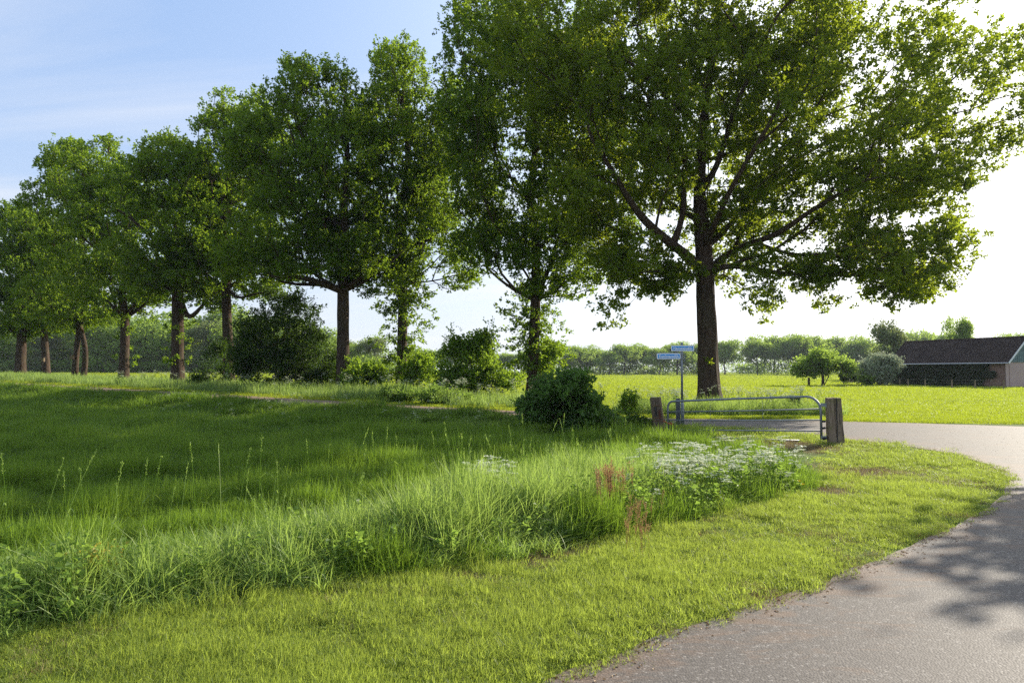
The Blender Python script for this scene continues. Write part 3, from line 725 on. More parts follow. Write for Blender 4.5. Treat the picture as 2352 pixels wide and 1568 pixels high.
shrub('hazel_bush', 1085, 33, 905, [(1090, 845, 75, 50, 0, 1.6), (1050, 810, 38, 38, 0, 1), (1110, 785, 26, 30, 0, .8), (1150, 860, 50, 38, 0, 1.2), (1040, 870, 40, 35, 0, 1.1), (1045, 785, 12, 22, 0, .4), (1090, 800, 40, 30, 0, .9), (1120, 760, 7, 22, 0, .3), (1040, 768, 6, 18, 0, .3), (1075, 775, 6, 16, 0, .3), (1175, 830, 14, 12, 0, .5), (1010, 840, 12, 20, 0, .5)],
      'bright green hazel bush standing free between the pointed oak and the oak with leafy trunk', 'bush', 520, 43, 'shrub_bright', .13, 8, 4, 8, .2, .11, .0, 1.0)
shrub('maple_sapling', 820, 37, 892, [(830, 860, 40, 32, 0, 1), (815, 835, 18, 22, 0, .6), (855, 870, 22, 20, 0, .6)], 'yellow green sapling at the right foot of the broad oak', 'bush', 130, 44, 'shrub_bright', .14, 4, ts=.2)
shrub('maple_sapling', 950, 38, 890, [(955, 835, 32, 35, 0, 1), (975, 850, 25, 30, 0, .8), (940, 870, 25, 25, 0, .6)], 'yellow green sapling at the right foot of the pointed oak', 'bush', 140, 45, 'shrub_bright', .14, 4, ts=.2)
shrub('maple_sapling', 1262, 37, 890, [(1265, 810, 32, 38, 0, 1), (1250, 850, 25, 30, 0, .8)], 'yellow green shoots beside the trunk of the oak with leafy trunk', 'bush', 130, 46, 'shrub_bright', .14, 3, ts=.2)
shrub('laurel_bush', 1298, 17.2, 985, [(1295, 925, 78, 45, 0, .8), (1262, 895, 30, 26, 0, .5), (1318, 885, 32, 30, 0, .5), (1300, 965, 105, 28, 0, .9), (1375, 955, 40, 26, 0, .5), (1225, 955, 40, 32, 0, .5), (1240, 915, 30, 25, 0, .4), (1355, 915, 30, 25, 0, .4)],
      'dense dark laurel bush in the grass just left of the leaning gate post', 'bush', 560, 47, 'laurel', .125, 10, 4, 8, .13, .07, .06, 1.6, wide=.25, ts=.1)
shrub('bramble', 1420, 18, 990, [(1430, 975, 50, 18, 0, .5), (1470, 985, 35, 14, 0, .4)], 'low dark brambles between the laurel bush and the leaning gate post', 'bramble', 150, 48, 'shrub_dark', .08, 5, 4, 8, .09, .05)
shrub('young_shrub', 1442, 21.0, 945, [(1443, 925, 16, 28, 0, .35)], 'small leafy sapling in the verge behind the leaning gate post', 'sapling', 45, 49, 'shrub_bright', .09, 2, 3, 7, .08, .05)
for j, (x, d, by, bl, lab) in enumerate([
    (915, 27.5, 905, [(905, 905, 45, 16, 0, .7), (950, 910, 35, 14, 0, .6)], 'dark nettles under the pointed oak'),
    (1000, 27.0, 915, [(1010, 908, 50, 18, 0, .7), (1060, 918, 40, 14, 0, .6)], 'dark nettles in front of the hazel bush')]):
    shrub('nettles', x, d, by, bl, lab, 'nettles', 110, 60 + j, 'herb', .09, 6, 4, 8, .12, .07)

# --- far trees: three forms, copied
def far_form(seed, H, Wd, trunk_h, n_leaf, leaf, leafm, flat=1.0, to_ground=False):
    r = np.random.default_rng(seed); parts = []
    B = []
    for k in range(9):
        a = r.uniform(0, 2 * math.pi); rr_ = r.uniform(0, .32) * Wd; z = r.uniform(trunk_h + .12 * H, H * .86)
        s = r.uniform(.22, .36) * Wd * (1 - .35 * abs(z / H - .6)); B.append(((math.cos(a) * rr_, math.sin(a) * rr_, z), (s, s, s * .62 * flat)))
    if to_ground:
        for k in range(5):
            a = r.uniform(0, 6.28); B.append(((math.cos(a) * Wd * .3, math.sin(a) * Wd * .3, H * .15), (Wd * .25, Wd * .25, H * .2)))
    P = in_blobs(n_leaf // 6, B, r, .1, .35, seed, .45); P = P[P[:, 2] > .2]
    C = (P[:, None] + r.normal(size=(len(P), 6, 3)) * leaf * .9).reshape(-1, 3); D = rand_unit(len(C), r)
    V, Q = leaves_geo(C, D, leaf, r, wide=.45); tn = np.repeat(np.clip(r.normal(.5, .22, len(C)), 0, 1), 4)
    crown = make_mesh('crown', V, Q, M[leafm], tn)
    tw = []
    tz = np.linspace(-.3, H * .7, 6); tw.append(tube_np(np.stack([r.normal(0, .12, 6), r.normal(0, .12, 6), tz], -1), np.linspace(.30, .10, 6) * H / 13, 7))
    for k in range(8):
        a = r.uniform(0, 6.28); z0 = trunk_h + r.uniform(-.05, .25) * H; e = np.array((math.cos(a) * Wd * .36, math.sin(a) * Wd * .36, z0 + r.uniform(.12, .3) * H))
        s = np.array((0, 0, z0)); m_ = (s + e) / 2 + (0, 0, -.03 * H); tw.append(tube_np(np.array([s, m_, e]), [.12, .08, .03], 4))
    v, q = join(tw); trunk = make_mesh('trunk', v, q, M['bark_far'], smooth=True)
    return trunk, crown
def place_far(form, x, y, label, cat='tree', group=None, s=(1, 1, 1), name='far_tree', rz=None):
    o = empty(name, (x, y, float(zf(x, y))), label, cat, group, rz if rz is not None else random.uniform(0, 6.28)); o.scale = s
    obj('trunk', form[0], o); obj('crown', form[1], o, kind='stuff'); return o
FF = [far_form(71, 13, 14, 4.0, 9000, .42, 'wood_leaf', .8), far_form(72, 13, 15, 4.4, 9000, .42, 'wood_leaf', .75), far_form(73, 13, 13, 4.2, 8500, .42, 'wood_leaf', .85)]
WF = [far_form(75, 13, 12, 1.5, 9000, .42, 'wood_leaf', 1.1, True), far_form(76, 13, 14, 1.0, 9000, .42, 'wood_leaf', 1.0, True), far_form(77, 13, 11, 1.2, 8000, .40, 'pale_leaf', 1.1, True)]
def lat(x, d): return (x - 1176) * .4354 / F * d
ORD = ['first', 'second', 'third', 'fourth', 'fifth', 'sixth', 'seventh', 'eighth', 'ninth', 'tenth', 'eleventh', 'twelfth', 'thirteenth', 'fourteenth', 'fifteenth', 'sixteenth', 'seventeenth', 'eighteenth', 'nineteenth', 'twentieth', 'last']
row = [(1302, 806), (1330, 790), (1368, 800), (1400, 803), (1434, 786), (1478, 792), (1515, 797), (1556, 783), (1600, 788), (1664, 778), (1738, 777), (1778, 769), (1826, 768), (1858, 766), (1922, 770), (1968, 776), (2010, 782), (2118, 760), (2190, 764), (2330, 762)]
for j, (x, ty) in enumerate(row):
    d = 235 + (j % 3) * 6; h = (852 - ty) * .4354 / F * d + EYE; s = h / 12.6
    side = 'left' if x < 1620 else 'right'; nth = ORD[8 - j if side == 'left' else j - 9]
    place_far(FF[j % 3], lat(x, d), d, '%s far tree beyond the bright field, counted %swards from the junction oak trunk' % (nth, side), 'tree', 'far row of trees beyond the bright field', (s * 1.08, s * 1.08, s), 'field_tree')
place_far(FF[1], lat(1255, 238), 238, 'far tree in the row, seen close beside the leafy oak trunk', 'tree', None, (1, 1, .9), 'field_tree')
for j, x in enumerate((940, 985, 1030, 1075, 1120, 1165, 1205)):
    d = 225; h = (852 - (803 + (j % 3) * 4)) * .4354 / F * d + EYE
    place_far(FF[(j + 1) % 3], lat(x, d), d, '%s tree from the left in the low far line behind the hazel bush' % ORD[j], 'tree', 'low far line behind the hazel bush', (h / 12.6 * 1.15,) * 2 + (h / 12.6,), 'field_tree')
cnt_ = [0, 0]; k = 0
for rowi, (d0, step) in enumerate(((142, 54), (156, 60))):
    x = -20 + rowi * 25
    while x < 905:
        d = d0 + random.uniform(-3, 3)
        ty = np.interp(x, [-20, 500, 560, 800, 850, 905], [742, 722, 730, 762, 770, 790]) + random.uniform(-16, 22) + (8 if rowi == 0 else 0)
        h = (852 - ty) * .4354 / F * d + EYE - .9; s = h / 12.4
        pale = (k % 7 == 2)
        nth = ORD[min(cnt_[rowi], len(ORD) - 1)]; cnt_[rowi] += 1
        lab = '%s%s tree from the left, %s row, in the wood beyond the left field' % ('pale ' if pale else '', nth, ('front', 'rear')[rowi])
        place_far(WF[2] if pale else WF[k % 2], lat(x, d), d, lab, 'tree', 'pale trees in the left wood' if pale else 'trees in the edge of the left wood', (s * 1.15, s * 1.15, s), 'wood_tree')
        x += step * random.uniform(.85, 1.15); k += 1
def hedge_mass(name, pts, h, wd, n, leaf, leafm, label, cat, seed, kind='stuff'):
    r = np.random.default_rng(seed); pts = np.array(pts, float); seg_ = np.linalg.norm(np.diff(pts, axis=0), axis=1); cum = np.concatenate([[0], np.cumsum(seg_)])
    s = r.uniform(0, cum[-1], n); X = np.interp(s, cum, pts[:, 0]); Y = np.interp(s, cum, pts[:, 1])
    hh = h * (.75 + .8 * np.array([mnoise.noise((v * .09, seed, 0)) + .4 * mnoise.noise((v * .33, seed, 4)) for v in s]) + .1)
    X = X + r.normal(0, wd / 2.5, n); Y = Y + r.normal(0, wd / 2.5, n); Z = zf(X, Y) + hh * r.uniform(0, 1, n) ** .8
    V, Q = leaves_geo(np.stack([X, Y, Z], -1), rand_unit(n, r), leaf, r, wide=.45)
    me = make_mesh(name, V, Q, M[leafm], np.repeat(np.clip(r.normal(.45, .2, n), 0, 1), 4))
    return obj(name, me, label=label, cat=cat, kind=kind)
hedge_mass('hedge_undergrowth', [(lat(1235, 244), 244), (lat(1620, 246), 246)], 5.0, 3, 9000, .5, 'wood_leaf', 'dark undergrowth below the far row left of the junction oak trunk', 'hedge', 81)
hedge_mass('hedge_undergrowth', [(lat(1690, 300), 300), (lat(1760, 300), 300)], 6.0, 3, 1800, .6, 'wood_leaf', 'low hedge in the gap of the far tree row', 'hedge', 82)
hedge_mass('hedge_undergrowth', [(lat(1740, 240), 240), (lat(2420, 246), 246)], 6.5, 4, 12000, .5, 'wood_leaf', 'dark undergrowth below the far row behind the barn', 'hedge', 83)
hedge_mass('distant_wood', [(lat(900, 520), 520), (lat(2500, 560), 560)], 15, 14, 12000, 1.4, 'wood_leaf', 'distant blue green wood showing through the far tree row', 'wood', 84)
hedge_mass('wood_edge', [(lat(-80, 140), 140), (lat(920, 136), 136)], 3.2, 3, 14000, .4, 'wood_leaf', 'low bushes along the foot of the left wood', 'undergrowth', 85)

# ------------------------------------------------------------------ barn
def barn():
    A = np.array((46.6, 64.3)); B_ = np.array((42.0, 75.6)); ax = (B_ - A) / np.linalg.norm(B_ - A); L_ = np.linalg.norm(B_ - A)
    nrm = np.array((-ax[1], ax[0])); nrm = nrm if nrm[0] < 0 else -nrm        # out of the long wall, towards the viewer's left
    ang = math.atan2(ax[1], ax[0])
    root = empty('barn', (A[0], A[1], float(zf(*A))), 'low brick barn with dark tiled roof at the right edge', 'barn', rz=ang)
    # local frame: x along the long wall (to the far end), y towards the viewer (outwards) = +s
    s = 1 if (-math.sin(ang) * nrm[0] + math.cos(ang) * nrm[1]) > 0 else -1
    Wd, EH, RH = 5.2, 2.5, 4.85; half = Wd / 2
    brick, = (M['brick'],)
    yy = lambda v: v * s
    mb = MB(); mb.box((L_ / 2, yy(-.15), EH / 2 - .1), (L_, .3, EH + .2)); mb.build('wall', brick, root)
    mb = MB(); mb.box((L_ / 2, yy(-Wd + .15), EH / 2 - .1), (L_, .3, EH + .2)); mb.build('wall', brick, root)
    mb = MB(); mb.box((.14, yy(-half), EH / 2 - .1), (.3, Wd - .6, EH + .2)); mb.build('wall', M['brick_pale'], root, label='pale pink gable wall')
    mb = MB(); mb.box((.02, yy(-.0), EH / 2 - .1), (.05, .42, EH + .2)); mb.build('pilaster', M['brick_pale'], root)
    mb = MB(); mb.box((L_ - .15, yy(-half), EH / 2 - .1), (.3, Wd - .6, EH + .2)); mb.build('wall', brick, root)
    # gables of vertical boards, each its own piece
    nb = 18; bw = (Wd + .3) / nb
    for e, xx in ((0, -.06), (1, L_ + .06)):
        for i in range(nb):
            y0 = -Wd - .15 + i * bw; ym = y0 + bw / 2 + half; top = EH + (RH - EH) * max(0, 1 - abs(ym) / (half + .15)) - .08
            if top < EH + .1: continue
            mb = MB(); mb.box((xx, yy(y0 + bw / 2), (EH + top) / 2 - .02), (.03, bw * .93, top - EH)); mb.build('gable_board', M['teal'], root)
    # roof: two slopes of stepped, waved tile courses
    slope = math.hypot(half + .35, RH - EH); rows = 11; nxr = 170
    for side in (1, -1):
        V = []; Q = []
        xs = np.linspace(-.35, L_ + .35, nxr); wave = .018 * np.abs(np.sin(xs * math.pi / .30))
        for rI in range(rows):
            for e in (0, 1):
                t = (rI + e * 1.06) / rows
                yv = -half + side * (half + .35) * t; zv = RH - (RH - EH + .14) * t + (.028 if e else .0) + .05
                V.append(np.stack([xs, np.full(nxr, yy(yv)), zv + wave], -1))
            b = rI * 2 * nxr; a = np.arange(nxr - 1)
            Q.append(np.stack([b + a, b + a + 1, b + a + 1 + nxr, b + a + nxr], -1))
        # butt edges between courses
        for rI in range(rows - 1):
            b = rI * 2 * nxr + nxr; a = np.arange(nxr - 1); Q.append(np.stack([b + a, b + a + 1, b + a + 1 + nxr, b + a + nxr], -1))
        obj('roof_tiles', make_mesh('roof_tiles', np.concatenate(V), np.concatenate(Q), M['tile'], smooth=False), root, kind='stuff')
        mb = MB(); c0 = Vector((L_ / 2, yy(-half + side * (half + .35) / 2), (RH + EH - .14) / 2 - .02)); an = math.atan2(-(RH - EH + .14), (half + .35)) * side * s
        mb.box(c0, (L_ + .6, slope - .05, .06), Matrix.Rotation(an, 3, 'X')); mb.build('roof_deck', M['darkwood'], root)
        mb = MB(); mb.tube([(-.35, yy(-half + side * (half + .42)), EH - .12), (L_ + .35, yy(-half + side * (half + .42)), EH - .12)], .06, 8); mb.build('gutter', M['zinc'], root)
    n = 34
    for i in range(n):
        x0 = -.35 + (L_ + .7) * i / n; mb = MB(); mb.tube([(x0, yy(-half), RH + .05), (x0 + (L_ + .7) / n * 1.05, yy(-half), RH + .07)], .10, 8); mb.build('ridge_tile', M['tile'], root)
    for side in (1, -1):
        mb = MB(); p0 = Vector((-.38, yy(-half), RH + .02)); p1 = Vector((-.38, yy(-half + side * (half + .38)), EH - .14)); d = p1 - p0
        mb.box((p0 + p1) / 2, (.04, d.length, .16), Matrix.Rotation(math.atan2(d.z, d.y), 3, 'X')); mb.build('barge_board', M['white'], root)
    mb = MB(); mb.tube([(L_ - .1, yy(.07), EH - .2), (L_ - .1, yy(.07), .1)], .045, 8); mb.build('drain_pipe', M['zinc'], root)
    return root, A, ax, nrm, L_
def brick_mat(name, c1, c2, mort):
    m, nt, o, N, L = mat(name); tc = N('ShaderNodeTexCoord'); sp_ = N('ShaderNodeSeparateXYZ'); L(tc.outputs['Object'], sp_.inputs[0])
    cb = N('ShaderNodeCombineXYZ'); L(mathn(N, L, 'ADD', sp_.outputs[0], sp_.outputs[1]), cb.inputs[0]); L(sp_.outputs[2], cb.inputs[1])
    b = N('ShaderNodeTexBrick'); L(cb.outputs[0], b.inputs['Vector']); b.inputs['Scale'].default_value = 4.5; b.inputs['Color1'].default_value = (*c1, 1); b.inputs['Color2'].default_value = (*c2, 1); b.inputs['Mortar'].default_value = (*mort, 1); b.inputs['Mortar Size'].default_value = .03
    n = nnoise(N, L, 1.2, 4, tc.outputs['Object']); c = mixc(N, L, mathn(N, L, 'MULTIPLY', n, .5), b.outputs[0], tuple(x * .6 for x in c1))
    p = N('ShaderNodeBsdfPrincipled'); p.inputs['Roughness'].default_value = .9; L(c, p.inputs['Base Color']); L(p.outputs[0], o.inputs[0]); return m
M['brick'] = brick_mat('red_brick', (.30, .14, .10), (.22, .10, .075), (.30, .26, .22))
M['brick_pale'] = brick_mat('pale_brick', (.50, .33, .29), (.43, .27, .24), (.5, .45, .42))
M['tile'] = plain('roof_tile', (.055, .038, .032), .95, nscale=1.4, namt=.25, spec=.1)
M['teal'] = plain('teal_board', (.10, .19, .20), .6, nscale=2)
M['darkwood'] = plain('dark_wood', (.05, .04, .03), .9)
M['white'] = plain('white_paint', (.75, .75, .72), .6, nscale=3, namt=.08)
M['zinc'] = plain('zinc', (.45, .47, .48), .45, .8, nscale=6, namt=.12)
root, bA, bax, bn, bL = barn()
# ivy against the shaded wall
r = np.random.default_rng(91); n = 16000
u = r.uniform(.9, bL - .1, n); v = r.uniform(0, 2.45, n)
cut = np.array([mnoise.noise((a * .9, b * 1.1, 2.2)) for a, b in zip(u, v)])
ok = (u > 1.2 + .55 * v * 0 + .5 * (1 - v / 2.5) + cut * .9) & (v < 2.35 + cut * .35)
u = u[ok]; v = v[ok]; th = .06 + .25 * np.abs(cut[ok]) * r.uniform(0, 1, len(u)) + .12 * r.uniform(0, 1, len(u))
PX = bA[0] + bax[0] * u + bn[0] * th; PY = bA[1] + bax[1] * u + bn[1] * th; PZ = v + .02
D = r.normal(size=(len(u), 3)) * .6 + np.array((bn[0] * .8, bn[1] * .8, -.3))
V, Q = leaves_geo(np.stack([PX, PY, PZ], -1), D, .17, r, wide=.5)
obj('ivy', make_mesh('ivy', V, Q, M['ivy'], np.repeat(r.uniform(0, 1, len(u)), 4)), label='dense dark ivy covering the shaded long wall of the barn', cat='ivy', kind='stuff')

# things round the barn
shrub('garden_tree', 1890, 70, 882, [(1888, 835, 60, 26, 0, 2.2), (1870, 822, 30, 20, 0, 1.4), (1915, 845, 42, 18, 0, 1.8), (1850, 850, 28, 16, 0, 1.4), (1935, 850, 24, 18, 0, 1.2)], 'small round garden tree standing alone in the field left of the barn', 'tree', 420, 92, 'wood_leaf', .22, 1, 4, 8, .3, .2, .1, .6, stem_r=.12, ts=.15)
mb = MB(); gp = at(1890, 882, 70); gp[2] = zf(gp[0], gp[1]); mb.tube([(0, 0, -.2), (0.02, 0, 1.0), (0, .05, 2.2)], [.17, .13, .09], 10); mb.build('trunk', M['bark_far'], bpy.data.objects['garden_tree'], smooth=True)
shrub('flowering_bush', 2020, 71, 884, [(2018, 840, 38, 26, 0, 1.6), (2040, 832, 28, 16, 0, 1.2), (2000, 860, 26, 18, 0, 1.2), (2022, 866, 26, 14, 0, 1)], 'round bush covered in white blossom at the left end of the barn', 'bush', 330, 93, 'blossom', .22, 5, 4, 8, .25, .18, .1, .8)
shrub('garden_bush', 1948, 73, 880, [(1948, 866, 14, 15, 0, .7), (1968, 868, 10, 14, 0, .5)], 'dark clipped bush right of the round garden tree', 'bush', 90, 94, 'shrub_dark', .2, 3, 4, 8, .15, .1)
shrub('garden_bush', 1990, 70, 882, [(1988, 874, 16, 10, 0, .6)], 'low yellow green bush at the foot of the white blossom bush', 'bush', 70, 95, 'shrub_bright', .2, 3, 4, 8, .15, .1)
willow = far_form(96, 9.5, 8.5, 2.0, 6500, .36, 'pale_leaf', 1.3)
place_far(willow, lat(2052, 110), 110, 'feathery grey green willow rising behind the left end of the barn roof', 'tree', None, (.95, .95, 1), 'willow_tree')
place_far(FF[2], lat(2215, 105), 105, 'thin dark tree sticking up behind the barn ridge', 'tree', None, (.38, .38, .8), 'thin_tree')
# brick shed glimpsed between the bushes
mb = MB(); rs_ = empty('brick_shed', (lat(1975, 88), 88, 0), 'small red brick shed half hidden between the garden bushes', 'shed')
mb.box((0, 0, .85), (2.6, 2.2, 1.7)); mb.build('wall', M['brick'], rs_)
mb = MB(); mb.add([(-1.5, -1.3, 1.7), (1.5, -1.3, 1.7), (1.5, 1.3, 1.7), (-1.5, 1.3, 1.7), (-1.5, 0, 2.3), (1.5, 0, 2.3)], [(0, 1, 5, 4), (2, 3, 4, 5), (0, 4, 3), (1, 2, 5), (3, 2, 1, 0)]); mb.build('roof', M['tile'], rs_)

# ------------------------------------------------------------------ field fence by the barn
def post_geo(h, w, d, seed, lean=(0, 0), n=6, split=True):
    """weathered square post with wavering edges; returns MB"""
    mb = MB(); r = random.Random(seed); m = []
    prof = [(-1, -1), (-.9, -1), (-.04, -1.0), (0, -.86), (.05, -1.0), (.9, -1), (1, -.92), (1, 0), (1, .92), (.9, 1), (0, 1), (-.9, 1), (-1, .92), (-1, 0)]
    rows = []
    for i in range(n + 1):
        t = i / n; z = -.15 + (h + .15) * t; row_ = []
        for (a, b) in prof:
            g = 1 + r.uniform(-.03, .03)
            if split and abs(a) < .01 and b < 0: b = -.86 + .1 * r.uniform(-1, 1) + (.14 if t < .25 else 0) * -1; 
            row_.append((a * w / 2 * g * (1.06 - .1 * t) + lean[0] * t, b * d / 2 * g * (1.06 - .1 * t) + lean[1] * t, z + (r.uniform(-.012, .012) if i == n else 0)))
        rows.append(row_)
    k = len(prof); v = [p for rw in rows for p in rw]; f = []
    for i in range(n):
        for j in range(k): f.append((i * k + j, i * k + (j + 1) % k, (i + 1) * k + (j + 1) % k, (i + 1) * k + j))
    f.append(tuple(n * k + j for j in range(k)))
    mb.add(v, f); return mb
def wood_mat(name, c1, c2, moss=None, dark=(.03, .025, .02)):
    m, nt, o, N, L = mat(name); tc = N('ShaderNodeTexCoord'); mpn = N('ShaderNodeMapping'); mpn.inputs['Scale'].default_value = (1, 1, .07); L(tc.outputs['Object'], mpn.inputs[0])
    n1 = nnoise(N, L, 38, 7, mpn.outputs[0], .65, .5); n2 = nnoise(N, L, 5, 4, tc.outputs['Object']); 
    mp2 = N('ShaderNodeMapping'); mp2.inputs['Scale'].default_value = (1, 1, .18); L(tc.outputs['Object'], mp2.inputs[0]); n3 = nnoise(N, L, 9, 3, mp2.outputs[0])
    c = ramp(N, L, n1, [(.3, c1), (.7, c2)])
    if moss: c = mixc(N, L, mathn(N, L, 'MULTIPLY', mathn(N, L, 'SUBTRACT', n2, .5), 4, True), c, moss)
    c = mixc(N, L, mathn(N, L, 'MULTIPLY', mathn(N, L, 'SUBTRACT', n3, .6), 9, True), c, dark)
    p = N('ShaderNodeBsdfPrincipled'); p.inputs['Roughness'].default_value = .9; p.inputs['Specular IOR Level'].default_value = .15; L(c, p.inputs['Base Color'])
    b = N('ShaderNodeBump'); b.inputs['Strength'].default_value = .8; b.inputs['Distance'].default_value = .01; L(n1, b.inputs['Height']); L(b.outputs[0], p.inputs['Normal']); L(p.outputs[0], o.inputs[0]); return m
M['oldwood'] = wood_mat('weathered_oak', (.13, .09, .06), (.33, .245, .175), (.16, .15, .05))
M['mosswood'] = wood_mat('mossy_wood', (.09, .065, .045), (.20, .14, .10), (.20, .20, .05))
M['greywood'] = wood_mat('grey_wood', (.22, .19, .15), (.42, .38, .32))
fx = [(2065, 68.5), (2084, 65.5), (2123, 63.5), (2185, 61), (2237, 59.5), (2303, 58)]
fence = empty('post_fence', (lat(2185, 61), 61, 0), 'line of small wooden posts with thin wires in front of the barn', 'fence')
me0 = None; pp = []
for j, (x, d) in enumerate(fx):
    X = lat(x, d) - fence.location.x; Y = d - fence.location.y; pp.append((X, Y))
    if me0 is None:
        o = post_geo(.85, .09, .09, 7, split=False).build('fence_post', M['oldwood'], fence, (X, Y, 0)); me0 = o.data
    else: o = obj('fence_post', me0, fence, (X, Y, 0)); o.rotation_euler = (random.uniform(-.05, .05), random.uniform(-.05, .05), random.uniform(0, 3))
for z in (.55, .85):
    mb = MB(); mb.tube([(a, b, z) for a, b in pp], .004, 4); mb.build('fence_wire', M['zinc'], fence)
p = at(1858, 884, 72); q = post_geo(.95, .2, .2, 9, split=False).build('field_post', M['mosswood'], None, (p[0], p[1], float(zf(p[0], p[1]))), label='lone dark wooden post in the field left of the round garden tree', cat='post')
for j, (x, d, w_) in enumerate(((1127, 1, 0), ) * 0): pass
# small posts in the left field
for j, (x, d) in enumerate(((416, 62), (628, 62))):
    p = at(x, 870, d); post_geo(.75, .1, .1, 12 + j, split=False).build('field_post', M['greywood'], None, (p[0], p[1], float(zf(p[0], p[1]))), label=['short pale post in the bright field right of the V forked oak', 'short pale post in the field seen behind the big dark bush'][j], cat='post')

# ------------------------------------------------------------------ gate, posts, sign
GL = np.array((3.98, 17.5)); GR_ = np.array((6.76, 15.0)); gd = GR_ - GL; glen = np.linalg.norm(gd); gang = math.atan2(gd[1], gd[0])
gate = empty('field_gate', (GL[0], GL[1], 0), 'galvanised tubular field gate with four rails between two wooden posts', 'gate', rz=gang)
zt = lambda t, a, b: a + (b - a) * t
top = []; zl, zr = .84, 1.04; cr = .16
M['galv'] = plain('galvanised_steel', (.30, .32, .33), .55, .45, nscale=14, namt=.18, bump=.1)
path_ = [(0, 0, .02), (0, 0, zl - cr)]
for k in range(1, 6): a = math.pi / 2 * k / 5; path_.append((cr * (1 - math.cos(a)), 0, zl - cr + cr * math.sin(a)))
cr2 = .3
path_.append((glen * .5, 0, (zl + zr) / 2 + .01)); path_.append((glen - cr2, 0, zr))
for k in range(1, 7): a = math.pi / 2 * k / 6; path_.append((glen - cr2 + cr2 * math.sin(a), 0, zr - cr2 + cr2 * math.cos(a)))
path_.append((glen, 0, .12))
mb = MB(); mb.tube(path_, .027, 10); mb.build('gate_frame', M['galv'], gate, smooth=True)
for a, b in ((.566, .775), (.354, .536), (.116, .30)):
    mb = MB(); mb.tube([(.02, 0, a), (glen * .5, 0, (a + b) / 2 - .006), (glen - .02, 0, b)], .0165, 8); mb.build('rail', M['galv'], gate, smooth=True)
for t in (.31, .655):
    mb = MB(); mb.tube([(glen * t, -.022, .87 + .1 * t), (glen * t + .012, -.024, .45), (glen * t + .03, -.03, .05)], .004, 5); mb.build('brace_wire', M['galv'], gate)
mb = MB(); mb.box((glen + .055, 0, .87), (.11, .045, .075)); mb.box((glen + .12, 0, .86), (.03, .05, .10)); mb.build('hinge', M['galv'], gate, bevel=.004)
mb = MB(); mb.box((glen + .06, 0, .16), (.12, .05, .07)); mb.build('hinge', M['galv'], gate, bevel=.004)
M['rope'] = plain('orange_rope', (.55, .13, .04), .8)
mb = MB(); mb.tube([(-.25, .02, .37), (-.15, .03, .33), (-.05, .0, .30), (.03, -.03, .28), (.10, -.02, .25), (.17, 0, .26), (.05, .02, .30)], .014, 6); mb.build('tie_rope', M['rope'], gate, smooth=True)
pl = empty('gate_post', (3.84, 17.75, 0), 'leaning mossy wooden gate post beside the laurel bush', 'post')
o = post_geo(.93, .27, .27, 3, (-.07, 0), 8).build('timber', M['mosswood'], pl, bevel=.008); pl.rotation_euler = (R(2), R(-3), R(-18))
for z in (.34, .42, .74):
    mb = MB(); mb.tube([(-.15, -.15, z), (.14, -.15, z - .02), (.15, .14, z), (-.14, .15, z + .02), (-.15, -.15, z)], .005, 5); mb.build('binding_wire', M['rust'] if 'rust' in M else M.setdefault('rust', plain('rusty_wire', (.22, .09, .04), .8)), pl)
mb = MB(); mb.tube([(-.06, -.15, .70), (-.07, -.17, .62), (-.06, -.16, .46)], .018, 6); mb.build('latch', M.setdefault('black', plain('black_iron', (.02, .02, .02), .6)), pl)
M['redpaint'] = plain('faded_red', (.15, .055, .03), .8, nscale=7, namt=.25, stretch=(1, 1, .3))
mb = MB(); mb.box((.03, -.139, .50), (.055, .006, .24)); mb.build('paint_mark', M['redpaint'], pl)
pr = empty('gate_post', (7.03, 14.9, 0), 'thick square split wooden gate post at the right end of the gate', 'post', rz=R(-14))
post_geo(1.02, .295, .29, 5, (-.045, 0), 9).build('timber', M['oldwood'], pr, bevel=.008)
mb = MB()
for (p0, p1) in [((-.002, .08), (.0, .55)), ((.006, .55), (-.02, 1.03))]: mb.box(((p0[0] + p1[0]) / 2, -.157, (p0[1] + p1[1]) / 2), (.016, .012, p1[1] - p0[1]))
mb.build('split', M['black'], pr)
for j, z in enumerate((.52, .38, .16)):
    mb = MB(); mb.tube([(-.17, -.1, z), (-.25, -.13, z)], .008, 5); mb.tube([(-.235, -.125, z), (-.285, -.14, z - .01 * j)], .024 + .008 * (j == 2), 8); mb.build('insulator', M['black'], pr)
mb = MB(); mb.tube([gnd(1583, 1008).tolist() + [.035], gnd(1700, 1011).tolist() + [.03], gnd(1836, 1016).tolist() + [.035]], .03, 8)
mb.build('metal_pole', M['galv'], smooth=True, label='galvanised pole lying in the dry grass under the gate', cat='pole')

